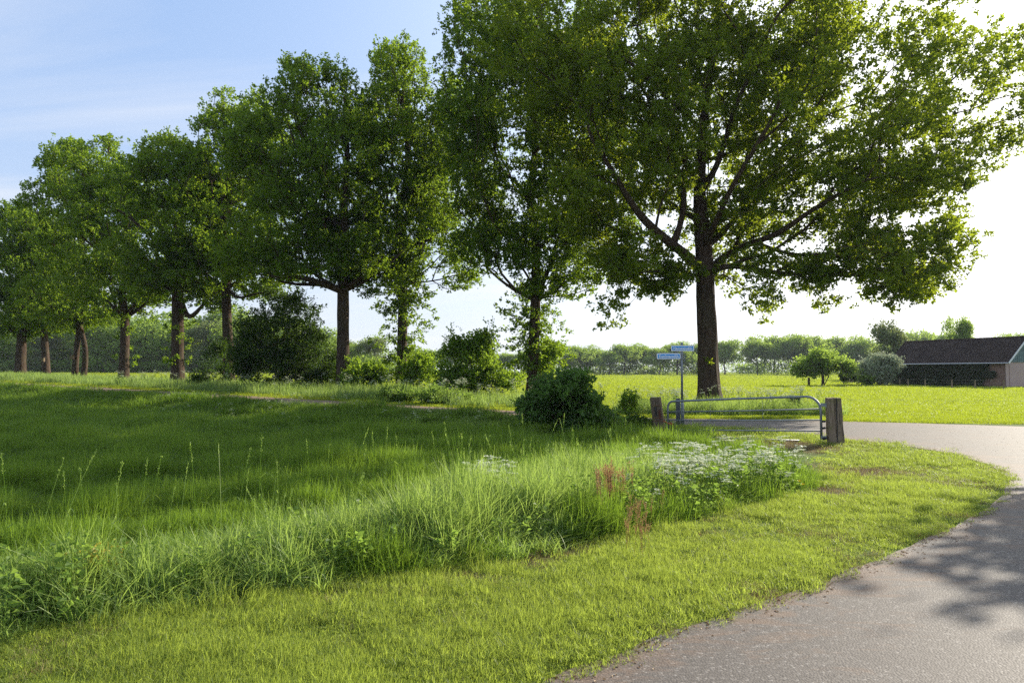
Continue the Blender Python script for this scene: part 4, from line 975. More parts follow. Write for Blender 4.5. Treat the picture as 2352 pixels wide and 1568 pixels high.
SD = 19.5; sx = lat(1566, SD)
sg = empty('street_sign', (sx, SD, 0), 'grey street name post with two blue and white name plates behind the gate', 'street sign')
mb = MB(); mb.tube([(-.005, 0, .7), (0, 0, 1.7), (-.0, 0, 2.42)], .033, 12); mb.build('post', M['galv'], sg, smooth=True)
mb = MB(); mb.tube([(.0, 0, -.1), (0, 0, .66), (0, 0, .72)], [.05, .048, .036], 12); mb.build('post_sleeve', M['galv'], sg, smooth=True)
M['signblue'] = plain('sign_blue', (.02, .30, .72), .35); M['signwhite'] = plain('sign_white', (.86, .87, .88), .35)
def rrect(w, h, r_, d, c, n=5):
    pts = []
    for (cx_, cz_, a0) in ((w / 2 - r_, h / 2 - r_, 0), (-w / 2 + r_, h / 2 - r_, 90), (-w / 2 + r_, -h / 2 + r_, 180), (w / 2 - r_, -h / 2 + r_, 270)):
        for k in range(n + 1): a = R(a0 + 90 * k / n); pts.append((cx_ + r_ * math.cos(a), cz_ + r_ * math.sin(a)))
    m = len(pts); v = [(c[0] + a, c[1] - d / 2, c[2] + b) for a, b in pts] + [(c[0] + a, c[1] + d / 2, c[2] + b) for a, b in pts]
    f = [tuple(reversed(range(m)))[::-1], tuple(range(m, 2 * m))[::-1]] + [(k, (k + 1) % m, m + (k + 1) % m, m + k)[::-1] for k in range(m)]
    mb = MB(); mb.add(v, f); return mb
def name_plate(text, cx, cz, w, h, yaw):
    e = empty('name_plate', (cx, -.05, cz), None, None); e.parent = sg; e.rotation_euler = (0, 0, yaw)
    rrect(w, h, .022, .014, (0, 0, 0)).build('plate', M['signwhite'], e)
    rrect(w - .055, h - .055, .008, .003, (0, -.009, 0)).build('blue_panel', M['signblue'], e)
    rrect(w + .014, h + .014, .026, .010, (0, .010, 0)).build('plate_edge', M['darkwood'], e)
    cu = bpy.data.curves.new('lettering', 'FONT'); cu.body = text; cu.size = .118; cu.align_x = 'CENTER'; cu.align_y = 'CENTER'; cu.offset = .0022; cu.extrude = .0012; cu.space_character = 1.03
    t = bpy.data.objects.new('tmp', cu); COL.objects.link(t); bpy.context.view_layer.update()
    me = bpy.data.meshes.new_from_object(t); bpy.data.objects.remove(t)
    me.materials.clear(); me.materials.append(M['signwhite'])
    xs_ = [v.co.x for v in me.vertices]; sc = (w - .11) / (max(xs_) - min(xs_))
    o = obj('lettering', me, e, (0, -.0125, -.006)); o.rotation_euler = (R(90), 0, 0); o.scale = (min(sc, 1.25), 1, 1)
k = .4354 * SD / F
zz = lambda y: EYE + (852 - y) * k
name_plate('Hemmeledijk', (1567 - 1566) * k, zz(799.2), 52 * k, 13.2 * k, R(-4))
name_plate('Koolmansdijk', (1536 - 1567) * k, zz(817.3), 55 * k, 13.4 * k, R(3))
mb = MB(); mb.box((0, 0, zz(812)), (.095, .10, .03)); mb.box((0, 0, zz(823)), (.095, .10, .03)); mb.box((.075, -.02, zz(822)), (.02, .03, .2)); mb.build('bracket', M['galv'], sg)
mb = MB(); mb.box((0, 0, .36), (.10, .14, .92)); bp = mb.build('marker_post', M.setdefault('dgrey', plain('grey_plastic', (.12, .125, .13), .6, nscale=5)), None, (lat(1557, 19.7), 19.75, 0), bevel=.006, label='short square grey post right behind the street name post', cat='post')
p = at(1825, 940, 26); mb = MB(); mb.box((0, 0, .25), (.32, .3, .62)); mb.box((0, 0, .58), (.36, .34, .03))
mb.build('concrete_stump', M.setdefault('stump', plain('dark_stump', (.045, .045, .04), .9, nscale=5)), None, (p[0], p[1], 0), bevel=.01, label='dark squat stump in the tall grass beyond the road, seen through the gate', cat='stump')
# nest boxes
for x, y, d, lab in ((99, 826, 63.2, 'small wooden nest box on the left side of the leaning oak trunk'), (165, 820, 56.6, 'small wooden nest box on the left stem of the twin stemmed oak')):
    p = at(x, y, d); e = empty('nest_box', tuple(p), lab, 'nest box')
    mb = MB(); mb.box((0, 0, 0), (.24, .2, .34)); mb.build('box', M['mosswood'], e); mb = MB(); mb.box((0, -.02, .22), (.34, .3, .03)); mb.build('lid', M['darkwood'], e)
    mb = MB(); mb.tube([(0, -.105, .06), (0, -.118, .06)], .03, 10); mb.build('entrance_hole', M['black'], e)

# ------------------------------------------------------------------ grasses and herbs
def blades(n, rad, h, w, r, lean=.35, tone0=.45, seg=2, clump=1.0):
    a = r.uniform(0, 2 * math.pi, n); rr_ = rad * np.sqrt(r.uniform(0, 1, n)) * clump
    B = np.stack([np.cos(a) * rr_, np.sin(a) * rr_, np.zeros(n)], -1)
    hh = h * r.uniform(.45, 1.15, n); la = r.uniform(0, 2 * math.pi, n); lm = np.abs(r.normal(0, lean, n))
    ldir = np.stack([np.cos(la), np.sin(la), np.zeros(n)], -1); face = r.uniform(0, math.pi, n); side = np.stack([np.cos(face), np.sin(face), np.zeros(n)], -1)
    ww = (w * r.uniform(.6, 1.2, n))[:, None]; V = []; lv = []
    for i in range(seg + 1):
        t = i / seg; c = B + np.array((0, 0, 1)) * (hh * (t - .25 * np.minimum(lm, 1.4) * t * t))[:, None] + ldir * (hh * lm * t * t * .9)[:, None]
        wt_ = ww * (1 - .85 * t ** 1.4); V += [c - side * wt_ / 2, c + side * wt_ / 2]
    V = np.stack(V, 1); m = 2 * (seg + 1); Q = []
    base = np.arange(n)[:, None] * m
    for i in range(seg): Q.append(base + np.array([2 * i, 2 * i + 1, 2 * i + 3, 2 * i + 2]))
    Q = np.stack(Q, 1).reshape(-1, 4); tn = np.clip(r.normal(tone0, .22, n), 0, 1)
    return V.reshape(-1, 3), Q, np.repeat(tn, m)
def joint(geos):
    V = []; Q = []; T = []; b = 0
    for v, q, t in geos: V.append(v); Q.append(q + b); T.append(t); b += len(v)
    return np.concatenate(V), np.concatenate(Q), np.concatenate(T)
def tuft_objs(name, builders, mats_):
    res = []
    for j, g in enumerate(builders):
        me = make_mesh(name, g[0], g[1], mats_[j % len(mats_)], g[2])
        o = bpy.data.objects.new(name, me); o['kind'] = 'stuff'; res.append(o)      # source shapes, referenced by the scatter only
    return res
def scatter(name, P, rz, S, idx, sources, label, cat, tilt=.12):
    n = len(P); me = bpy.data.meshes.new(name); me.vertices.add(n); me.vertices.foreach_set('co', np.asarray(P, np.float32).ravel())
    rot = np.zeros((n, 3), np.float32); rot[:, 2] = rz; rot[:, :2] = rng.normal(0, tilt, (n, 2))
    for nm, ty, dat in (('rot', 'FLOAT_VECTOR', rot), ('scl', 'FLOAT_VECTOR', np.asarray(S, np.float32))):
        at_ = me.attributes.new(nm, ty, 'POINT'); at_.data.foreach_set('vector', dat.ravel())
    at_ = me.attributes.new('pick', 'INT', 'POINT'); at_.data.foreach_set('value', np.asarray(idx, np.int32))
    o = obj(name, me, label=label, cat=cat, kind='stuff')
    ng = bpy.data.node_groups.new(name + '_scatter', 'GeometryNodeTree')
    ng.interface.new_socket('Geometry', in_out='INPUT', socket_type='NodeSocketGeometry'); ng.interface.new_socket('Geometry', in_out='OUTPUT', socket_type='NodeSocketGeometry')
    gi = ng.nodes.new('NodeGroupInput'); go = ng.nodes.new('NodeGroupOutput'); iop = ng.nodes.new('GeometryNodeInstanceOnPoints'); g2 = ng.nodes.new('GeometryNodeGeometryToInstance')
    for s_ in reversed(sources):
        oi = ng.nodes.new('GeometryNodeObjectInfo'); oi.inputs['Object'].default_value = s_; oi.inputs['As Instance'].default_value = True; ng.links.new(oi.outputs['Geometry'], g2.inputs[0])
    def att_(nm, ty):
        a = ng.nodes.new('GeometryNodeInputNamedAttribute'); a.data_type = ty; a.inputs['Name'].default_value = nm; return [x for x in a.outputs if x.enabled][0]
    e2r = ng.nodes.new('FunctionNodeEulerToRotation'); ng.links.new(att_('rot', 'FLOAT_VECTOR'), e2r.inputs[0])
    ng.links.new(gi.outputs[0], iop.inputs['Points']); 
    if len(sources) > 1:
        # a geometry of several instances, one picked per point
        ng.links.new(g2.outputs[0], iop.inputs['Instance'])
        jn = ng.nodes.new('GeometryNodeJoinGeometry')
        for l in list(ng.links):
            if l.to_node == g2: ng.links.remove(l)
        for nd in [x for x in ng.nodes if x.bl_idname == 'GeometryNodeObjectInfo']: ng.links.new(nd.outputs['Geometry'], jn.inputs[0])
        for l in list(ng.links):
            if l.to_node == iop and l.to_socket.name == 'Instance': ng.links.remove(l)
        ng.links.new(jn.outputs[0], iop.inputs['Instance']); iop.inputs['Pick Instance'].default_value = True; ng.links.new(att_('pick', 'INT'), iop.inputs['Instance Index'])
        ng.nodes.remove(g2)
    else: ng.links.new(oi.outputs['Geometry'], iop.inputs['Instance'])
    ng.links.new(e2r.outputs[0], iop.inputs['Rotation']); ng.links.new(att_('scl', 'FLOAT_VECTOR'), iop.inputs['Scale']); ng.links.new(iop.outputs[0], go.inputs[0])
    md = o.modifiers.new('scatter', 'NODES'); md.node_group = ng
    return o
r = np.random.default_rng(201)
def mk_tuft(n, rad, h, w, lean, tone0, **k): return blades(n, rad, h, w, r, lean, tone0, **k)
lawn_src = tuft_objs('lawn_tuft', [mk_tuft(200, .16, .055, .0052, .8, .55), mk_tuft(200, .16, .065, .0052, .7, .4), mk_tuft(180, .17, .045, .0055, .9, .75), mk_tuft(170, .15, .08, .0052, .8, .2)], [M['lawn']])
field_src = tuft_objs('field_tuft', [mk_tuft(260, .3, .07, .008, .5, .5), mk_tuft(260, .3, .08, .008, .5, .62), mk_tuft(240, .32, .065, .009, .5, .42)], [M['field']])
meadow_src = tuft_objs('meadow_tuft', [mk_tuft(150, .2, .17, .008, .8, .25), mk_tuft(150, .2, .14, .008, .9, .5), mk_tuft(120, .2, .22, .009, .9, .8)], [M['meadow']])
dry_src = tuft_objs('dry_tuft', [mk_tuft(70, .14, .05, .005, 1.4, .5), mk_tuft(60, .14, .07, .004, 1.3, .7)], [M['dry'], M['straw']])
# ground classes
STRIP = np.array([gnd(*p) for p in ((-260, 1500), (0, 1478), (240, 1440), (430, 1402), (620, 1372), (760, 1345), (900, 1325), (1050, 1302), (1180, 1278), (1300, 1252), (1400, 1232), (1500, 1210), (1610, 1185), (1700, 1162), (1790, 1140), (1850, 1118), (1845, 1085), (1800, 1066),
                                (1700, 1062), (1600, 1068), (1500, 1078), (1400, 1092), (1280, 1112), (1150, 1135), (1000, 1170), (850, 1210), (680, 1255), (500, 1290), (300, 1325), (120, 1345), (-260, 1360))])
def road_mask(x, y): return in_poly(x, y, ROAD_A)
def wedge(n, d0, d1, power, half=.80, xoff=0):
    """points with density falling with distance: n points, depth d0..d1"""
    u_ = r.uniform(0, 1, n)
    if power == 1: d = d0 * (d1 / d0) ** u_
    else: e = 1 - power; d = (d0 ** e + u_ * (d1 ** e - d0 ** e)) ** (1 / e)
    x = r.uniform(-half, half, n) * d * 1.0 + xoff
    return x, d
def keep_near_frame(x, y): return np.abs(x) < np.maximum(.80 * y + 1.5, 3)
def place(x, y, sc, hs, nsrc):
    P = np.stack([x, y, zf(x, y)], -1); return P, r.uniform(0, 6.28, len(x)), np.stack([sc, sc, hs], -1), r.integers(0, nsrc, len(x))
PAR = PATHP
# near lawn: depth 2.5 .. 22
front_mask = lambda x, y: in_poly(x, y, np.vstack([STRIP[:16], [gnd(1905, 1040), gnd(1560, 1000), gnd(1480, 975), (3.2, 20.9), (6, 21.2)], [(24, 17), (20, 0), (-9, -1)]]))
coarse_src = tuft_objs('coarse_tuft', [mk_tuft(60, .12, .17, .006, .7, .55), mk_tuft(60, .12, .14, .006, .9, .65), mk_tuft(50, .12, .2, .006, .6, .45)], [M['lawn']])
x, y = wedge(30000, 2.4, 24, 1.25)
rd = road_mask(x, y); ed = edge_dist(x, y, ROAD_A); w_ = wear(x, y); sd = path_sd(x, y); strip_in = in_poly(x, y, STRIP)
# the mown verge lies on the camera side of the strip, and round the gate
front = in_poly(x, y, np.vstack([STRIP[:16], [gnd(1905, 1040), gnd(1560, 1000), gnd(1480, 975), (3.2, 20.9), (6, 21.2)], [(24, 17), (20, 0), (-9, -1)]]))
k_ = (~rd | (ed < .02)) & (ed > .01) & front & (r.uniform(0, 1, len(x)) > np.clip(w_ * 1.25, 0, .93))
k_ &= r.uniform(0, 1, len(x)) < np.clip(.35 + ed * 3, 0, 1)
patch = np.zeros(len(x)); kk = np.where(k_)[0]; patch[kk] = vnoise(x[kk], y[kk], .9, 2.) + .5 * vnoise(x[kk], y[kk], 3.1, 5.)
k_ &= (patch > -.30) | (r.uniform(0, 1, len(x)) < .35)
x, y, ed, patch = x[k_], y[k_], ed[k_], patch[k_]
sc = 1.0 * np.maximum(1, y / 7) * r.uniform(.8, 1.2, len(x)); hs = (1.0 + .9 * np.clip(patch, -.5, .8)) * r.uniform(.7, 1.25, len(x)) * np.clip(.55 + ed * .9, .5, 1)
P, rz, S, ix = place(x, y, sc, hs, 4); ix = np.clip(np.round(1.5 - patch * 3 + r.normal(0, .8, len(x))), 0, 3).astype(int)
scatter('lawn_grass', P, rz, S, ix, lawn_src, 'short bright mown grass of the verge between the tall grass and the asphalt', 'grass')
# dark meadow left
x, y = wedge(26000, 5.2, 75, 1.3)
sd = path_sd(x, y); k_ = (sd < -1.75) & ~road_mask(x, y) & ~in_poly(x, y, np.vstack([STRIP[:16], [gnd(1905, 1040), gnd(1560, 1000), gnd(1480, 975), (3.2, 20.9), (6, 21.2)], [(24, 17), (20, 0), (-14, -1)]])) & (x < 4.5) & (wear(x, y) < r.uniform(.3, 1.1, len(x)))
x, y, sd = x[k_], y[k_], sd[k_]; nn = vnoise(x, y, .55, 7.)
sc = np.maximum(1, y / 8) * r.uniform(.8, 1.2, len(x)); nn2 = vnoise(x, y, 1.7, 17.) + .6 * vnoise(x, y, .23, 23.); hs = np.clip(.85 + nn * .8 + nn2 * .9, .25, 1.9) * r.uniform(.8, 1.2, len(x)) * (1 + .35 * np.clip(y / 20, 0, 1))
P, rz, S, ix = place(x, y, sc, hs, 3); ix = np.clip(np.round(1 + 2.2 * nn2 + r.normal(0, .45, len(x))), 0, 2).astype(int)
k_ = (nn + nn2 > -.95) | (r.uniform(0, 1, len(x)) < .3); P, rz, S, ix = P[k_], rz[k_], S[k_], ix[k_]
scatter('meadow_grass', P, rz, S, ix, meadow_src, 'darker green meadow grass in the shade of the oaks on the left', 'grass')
# bright fields beyond the path and the road
x, y = wedge(34000, 19, 420, 1.45, .86)
sd = path_sd(x, y); k_ = (sd > 1.5) & ~road_mask(x, y) & (edge_dist(x, y, ROAD_A) > .1)
k_ &= ~((x > 41) & (x < 52) & (y > 64.5) & (y < 77) & (np.abs(x - 45) < 4.4))
x, y = x[k_], y[k_]; sc = np.maximum(1, y / 14) * r.uniform(.8, 1.25, len(x)); hs = np.clip(y / 30, .9, 3.0) * r.uniform(.75, 1.2, len(x))
near_road = edge_dist(x, y, ROAD_A) < 1.0; hs = np.where(near_road, hs * 1.2, hs)
P, rz, S, ix = place(x, y, sc, hs, 3)
scatter('field_grass', P, rz, S, ix, field_src, 'bright yellow green pasture beyond the path and the road', 'grass', .05)
# tall grass of the strip
def stalk(h, r, head=True):
    mb = []; lean = r.uniform(.05, .25); a = r.uniform(0, 6.28); n = 6; t = np.linspace(0, 1, n)
    pts = np.stack([np.cos(a) * lean * h * t ** 2, np.sin(a) * lean * h * t ** 2, h * t], -1); v, q = tube_np(pts, np.linspace(.0022, .0014, n), 3); g = [(v, q, np.full(len(v), .7))]
    if head:
        m = 22; tt = r.uniform(.87, 1.01, m); c = np.stack([np.interp(tt, t, pts[:, k]) for k in range(3)], -1); d = rand_unit(m, r) * .5 + (0, 0, .8); V, Q = leaves_geo(c + r.normal(size=(m, 3)) * .003, d, .012, r, wide=.22); g.append((V, Q, np.full(len(V), 1.0)))
    for _ in range(2):
        t0 = r.uniform(.2, .7); c0 = np.array([np.interp(t0, t, pts[:, k]) for k in range(3)]); aa = r.uniform(0, 6.28); L_ = r.uniform(.12, .25)
        s_ = np.array((-math.sin(aa), math.cos(aa), 0)) * .004; d_ = np.array((math.cos(aa), math.sin(aa), 0)); v = []
        for u_ in (0, .35, .7, 1): cc = c0 + d_ * L_ * u_ * .8 + (0, 0, L_ * (.75 * u_ - .8 * u_ * u_)); v += [cc - s_ * (1 - .9 * u_), cc + s_ * (1 - .9 * u_)]
        g.append((np.array(v), np.array([[0, 1, 3, 2], [2, 3, 5, 4], [4, 5, 7, 6]]), np.full(8, .6)))
    return joint(g)
tall_src = tuft_objs('tall_grass_tuft', [mk_tuft(44, .13, .50, .010, .42, .5, seg=4), mk_tuft(44, .13, .42, .0105, .6, .3, seg=4), mk_tuft(38, .12, .58, .009, .34, .75, seg=4),
                                         joint([mk_tuft(28, .12, .5, .012, .65, .6, seg=4)] + [stalk(r.uniform(.6, .8), r, j % 2 == 0) for j in range(4)])], [M['tall']])
lo = STRIP.min(0); hi = STRIP.max(0); n = 26000
x = r.uniform(max(lo[0], -7.5), hi[0], n); y = r.uniform(lo[1], hi[1], n); wx = x + .42 * vnoise(x, y, 1.1, 31.) + .16 * vnoise(x, y, 4.2, 33.); wy = y + .42 * vnoise(x, y, 1.1, 37.) + .16 * vnoise(x, y, 4.2, 39.)
k_ = in_poly(wx, wy, STRIP); x, y = x[k_], y[k_]
ed = edge_dist(x, y, STRIP); nn = vnoise(x, y, 1.4, 3.) + .5 * vnoise(x, y, 4, 8.)
k_ = (r.uniform(0, 1, len(x)) < np.clip(.4 + ed * 2.2 + nn * .6, .1, 1) * .8) & (wear(x, y) < r.uniform(.4, 1.2, len(x)))
x, y, ed, nn = x[k_], y[k_], ed[k_], nn[k_]
k_ = r.uniform(0, 1, len(x)) < np.interp(x, [-6, 2.5, 5], [.62, .55, .3]); x, y, ed, nn = x[k_], y[k_], ed[k_], nn[k_]
base_h = np.interp(x, [-5, -2.5, -1, 1.0, 2.2, 3.2, 5], [.6, .8, .95, .9, .68, .45, .35])
hs = base_h * np.clip(.32 + ed * 1.3, .30, 1.05) * (1 + .5 * np.clip(nn, -.6, .6)) * r.uniform(.75, 1.15, len(x)); sc = r.uniform(.9, 1.25, len(x))
P, rz, S, ix = place(x, y, sc, hs, 4)
ix = np.where((ix == 3) & (r.uniform(0, 1, len(ix)) < .75), 0, ix)
scatter('tall_grass', P, rz, S, ix, tall_src, 'unmown knee high grass in the long strip across the foreground', 'grass', .1)
# single flowering stalks that stand out of the strip: joined into one mesh
def merge(geo_list, places):
    V = []; Q = []; T = []; b = 0
    for (gi_, x_, y_, a_, s_) in places:
        v, q, t = geo_list[gi_]; c, s = math.cos(a_), math.sin(a_); Rm = np.array([[c, -s, 0], [s, c, 0], [0, 0, 1]])
        vv = (v @ Rm.T) * s_ + np.array((x_, y_, float(zf(x_, y_)))); V.append(vv); Q.append(q + b); T.append(t); b += len(v)
    return np.concatenate(V), np.concatenate(Q), np.concatenate(T)
SG = [stalk(.95, r) for _ in range(6)]
px_st = [(70, 1400), (190, 1400), (115, 1390), (235, 1395), (270, 1385), (310, 1370), (330, 1390), (368, 1380), (512, 1300), (540, 1310), (560, 1330), (645, 1290), (690, 1280), (745, 1270), (790, 1260), (830, 1230), (885, 1220), (920, 1210), (1046, 1180), (1040, 1190), (1010, 1200), (1190, 1160), (1205, 1150), (1285, 1130), (1315, 1125), (1448, 1110), (400, 1360), (455, 1350), (20, 1420), (590, 1300), (960, 1190), (1100, 1170), (1240, 1140), (860, 1230), (150, 1410), (720, 1275)]
pl_ = []
for j, (a, b) in enumerate(px_st):
    g = gnd(a + random.uniform(-6, 6), b); pl_.append((j % 6, g[0], g[1], random.uniform(0, 6.28), random.uniform(.8, 1.15)))
v, q, t = merge(SG, pl_); obj('grass_stalks', make_mesh('grass_stalks', v, q, M['tall'], t), label='tall seed headed grass stalks rising above the foreground strip', cat='grass', kind='stuff')
# umbellifers
def umbel_plant(h, r, white=True, n_um=6, us=.045, pet=.0115):
    """stem, ferny leaves (green geometry) and flat flower heads (separate geometry)"""
    green = []; fl = []
    top = np.array((r.normal(0, .04), r.normal(0, .04), h * .62)); v, q = tube_np(np.array([(0, 0, 0), top * .5 + (.01, 0, 0), top]), [.004, .0035, .003], 3); green.append((v, q, np.full(len(v), .5)))
    for j in range(n_um):
        a = r.uniform(0, 6.28); sp_ = r.uniform(.04, .17) * h; e = top + np.array((math.cos(a) * sp_, math.sin(a) * sp_, h * r.uniform(.2, .4)))
        v, q = tube_np(np.array([top, (top + e) / 2 + (0, 0, -.01), e]), [.002, .0017, .0015], 3); green.append((v, q, np.full(len(v), .5)))
        m = 9; aa = r.uniform(0, 6.28, m); rr_ = us * np.sqrt(r.uniform(.05, 1, m)); c = e + np.stack([np.cos(aa) * rr_, np.sin(aa) * rr_, .012 - rr_ * .15 + r.normal(0, .003, m)], -1)
        # each umbellet a small cup of petals
        for cc in c:
            s_ = pet; V = []; 
            ph = r.uniform(0, 6.28); tl = r.normal(0, .25, 2)
            ring = np.array([(math.cos(ph + k * math.pi / 3) * s_, math.sin(ph + k * math.pi / 3) * s_, .0) for k in range(6)]); ring[:, 2] = ring[:, 0] * tl[0] + ring[:, 1] * tl[1]
            V = cc + ring; fl.append((V, np.array([[0, 1, 2, 3], [0, 3, 4, 5]]), np.full(6, r.uniform(.3, 1))))
        rays = e - np.array((0, 0, .02))
        for cc in c[::3]:
            s_ = np.array((.0008, .0008, 0)); green.append((np.array([rays - s_, rays + s_, cc + s_, cc - s_]), np.array([[0, 1, 2, 3]]), np.full(4, .6)))
    m = 46; t0 = r.uniform(.02, .6, m); aa = r.uniform(0, 6.28, m); rr_ = r.uniform(.02, .15, m) * h; c = np.stack([np.cos(aa) * rr_, np.sin(aa) * rr_, t0 * h], -1)
    d = np.stack([np.cos(aa), np.sin(aa), r.uniform(-.1, .5, m)], -1); V, Q = leaves_geo(c, d, .055, r, wide=.28); green.append((V, Q, np.repeat(r.uniform(0, 1, m), 4)))
    return joint(green), joint(fl)
UP = [umbel_plant(.75, r, n_um=int(r.integers(5, 9))) for _ in range(6)]
UG = [a for a, b in UP]; UF = [b for a, b in UP]
UP2 = [umbel_plant(.5, r, n_um=int(r.integers(6, 10)), us=.046, pet=.0125) for _ in range(6)]
def umbels(name, pts, label, cat, smin=.8, smax=1.15, low=False):
    UG = [a for a, b in (UP2 if low else UP)]; UF = [b for a, b in (UP2 if low else UP)]
    pls = [(random.randrange(6), p[0], p[1], random.uniform(0, 6.28), random.uniform(smin, smax)) for p in pts]
    e = empty(name, (0, 0, 0), label, cat); e['kind'] = 'stuff'
    v, q, t = merge(UG, pls); obj('stems_and_leaves', make_mesh('stems_and_leaves', v, q, M['herb'], t), e, kind='stuff')
    v, q, t = merge(UF, pls); obj('flower_heads', make_mesh('flower_heads', v, q, M['umbel'], t), e, kind='stuff'); return e
pts = []
for j in range(165):
    u_ = random.random()
    if u_ < .55: a = random.gauss(1560, 66); b = random.gauss(1138, 26)
    elif u_ < .9: a = random.gauss(1735, 66); b = random.gauss(1112, 20)
    else: a = random.gauss(1640, 110); b = random.gauss(1150, 20)
    if a > 1855 or a < 1400: continue
    pts.append(gnd(a, min(b, 1212 - (a - 1500) * .22)))
umbels('cow_parsley', pts, 'patch of white flowering cow parsley in the strip in front of the gate', 'wildflowers', .55, 1.15, True)
pts = [gnd(random.gauss(1118, 26), random.gauss(1168, 12)) for _ in range(20)]
umbels('cow_parsley', pts, 'pale cream cow parsley clump left of the orange sorrel', 'wildflowers', .8, 1.1, True)
# herbs along the bank, behind the path, around tree feet
def band(n, s0, s1, x0, x1):
    X = np.random.default_rng(n).uniform(x0, x1, n * 9); Y = np.random.default_rng(n + 1).uniform(14, 70, n * 9); s = path_sd(X, Y); k_ = (s > s0) & (s < s1) & (np.abs(X) < .8 * Y) & ~road_mask(X, Y); return X[k_][:n], Y[k_][:n]
X, Y = band(240, 2.0, 8.5, -26, 9.5); umbels('cow_parsley', list(zip(X, Y)), 'loose cow parsley and weeds along the avenue between path and trunks', 'wildflowers', .8, 1.5)
X, Y = band(130, -5.2, -1.9, -14, 2.2); umbels('cow_parsley', list(zip(X, Y)), 'cow parsley on the shaded bank in front of the path', 'wildflowers', .4, .75)
pts = [(lat(a, 25) + random.gauss(0, .25), 25.5 + random.uniform(-1.3, 2.0)) for a in np.concatenate([np.random.default_rng(3).uniform(1440, 1600, 46), np.random.default_rng(4).uniform(1670, 1890, 60)])]
umbels('cow_parsley', pts, 'cow parsley in the rough grass beyond the road around the junction oak', 'wildflowers', .9, 1.4)
weed_src = tuft_objs('weed_tuft', [mk_tuft(80, .35, .55, .016, .45, .5, seg=3), mk_tuft(80, .35, .45, .016, .6, .4, seg=3)], [M['tall']])
def weeds(name, X, Y, label, hs, hv, cat='grass'):
    X = np.array(X); Y = np.array(Y); sc = r.uniform(.8, 1.3, len(X)) * np.maximum(1, Y / 30); P, rz, S, ix = place(X, Y, sc, hs * r.uniform(1 - hv, 1 + hv, len(X)), 2); return scatter(name, P, rz, S, ix, weed_src, label, cat, .1)
X, Y = band(1500, 2.0, 9.5, -70, 3.5); weeds('rough_grass', X, Y, 'rough knee high grass under the avenue oaks behind the path', 1.0, .4)
X, Y = band(900, -4.6, -1.9, -40, 3.4); k_ = (X > -9) | (path_sd(X, Y) < -3.1); X, Y = X[k_], Y[k_]; weeds('rough_grass', X, Y, 'rough grass on the shaded bank in front of the path', .38, .45)
pts = [(lat(a, 25), 24.9 + random.uniform(-.4, 2.6)) for a in np.random.default_rng(8).uniform(1430, 1905, 330)]
weeds('rough_grass', [p[0] for p in pts], [p[1] for p in pts], 'rough grass beyond the road at the foot of the junction oak', .95, .4)
# dry hay and thatch in the worn places
X = []; Y = []
for (a, b, rad) in WORN:
    n = int(55 * rad + 10); X += list(a + r.normal(0, rad * .7, n)); Y += list(b + r.normal(0, rad * .7, n))
X = np.array(X); Y = np.array(Y); k_ = ~road_mask(X, Y); X, Y = X[k_], Y[k_]
P, rz, S, ix = place(X, Y, np.maximum(.8, Y / 9) * r.uniform(.8, 1.2, len(X)), r.uniform(.5, 1.1, len(X)), 2)
scatter('dry_grass', P, rz, S, ix, dry_src, 'brown dry grass in the worn places of the verge and under the gate', 'grass', .15)
lx, ly = wedge(14000, 2.6, 16, 1.3); k_ = front_mask(lx, ly) & ~road_mask(lx, ly); lx, ly = lx[k_], ly[k_]
nn = vnoise(lx, ly, 1.3, 61.) + .6 * vnoise(lx, ly, 4.5, 63.); es = edge_dist(lx, ly, STRIP); er = edge_dist(lx, ly, ROAD_A)
k_ = (nn + .35 * np.exp(-es / .25) + .25 * np.exp(-er / .12) > .08) & (r.uniform(0, 1, len(lx)) < .6); lx2, ly2 = lx[k_], ly[k_]
P, rz, S, ix = place(lx2, ly2, np.maximum(.7, ly2 / 9) * r.uniform(.7, 1.1, len(lx2)), r.uniform(.5, 1.0, len(lx2)), 2)
scatter('dry_grass', P, rz, S, ix, dry_src, 'thin straw coloured dead grass showing between the green blades of the near lawn', 'grass', .15)
nn = vnoise(lx, ly, 2.0, 71.); k_ = (nn > .30 - .5 * np.exp(-es / .35)) & (er > .25) & (r.uniform(0, 1, len(lx)) < .22); lx2, ly2, es2 = lx[k_], ly[k_], es[k_]
P, rz, S, ix = place(lx2, ly2, r.uniform(.55, .95, len(lx2)), r.uniform(.45, .85, len(lx2)) * (1 + .8 * np.exp(-es2 / .3)), 3)
scatter('coarse_grass', P, rz, S, ix, coarse_src, 'coarser fresh tufts standing up out of the near lawn', 'grass', .15)
# sorrel
def sorrel(h, r):
    g = []; n = 5; t = np.linspace(0, 1, n); a = r.uniform(0, 6.28); pts = np.stack([np.cos(a) * .05 * t, np.sin(a) * .05 * t, h * t], -1); v, q = tube_np(pts, np.linspace(.003, .0015, n), 3); g.append((v, q, np.full(len(v), .5)))
    for k in range(7):
        t0 = r.uniform(.55, .9); aa = r.uniform(0, 6.28); c0 = np.array((0, 0, h * t0)) + pts[-1] * (t0, t0, 0); L_ = r.uniform(.06, .13); m = 14; u_ = r.uniform(0, 1, m)[:, None]
        c = c0 + np.array((math.cos(aa) * L_ * .35, math.sin(aa) * L_ * .35, L_)) * u_ + r.normal(0, .003, (m, 3)); V, Q = leaves_geo(c, rand_unit(m, r), .011, r, wide=.5); g.append((V, Q, np.repeat(r.uniform(0, 1, m), 4)))
    return joint(g)
SR = [sorrel(.62, r) for _ in range(5)]; pls = []
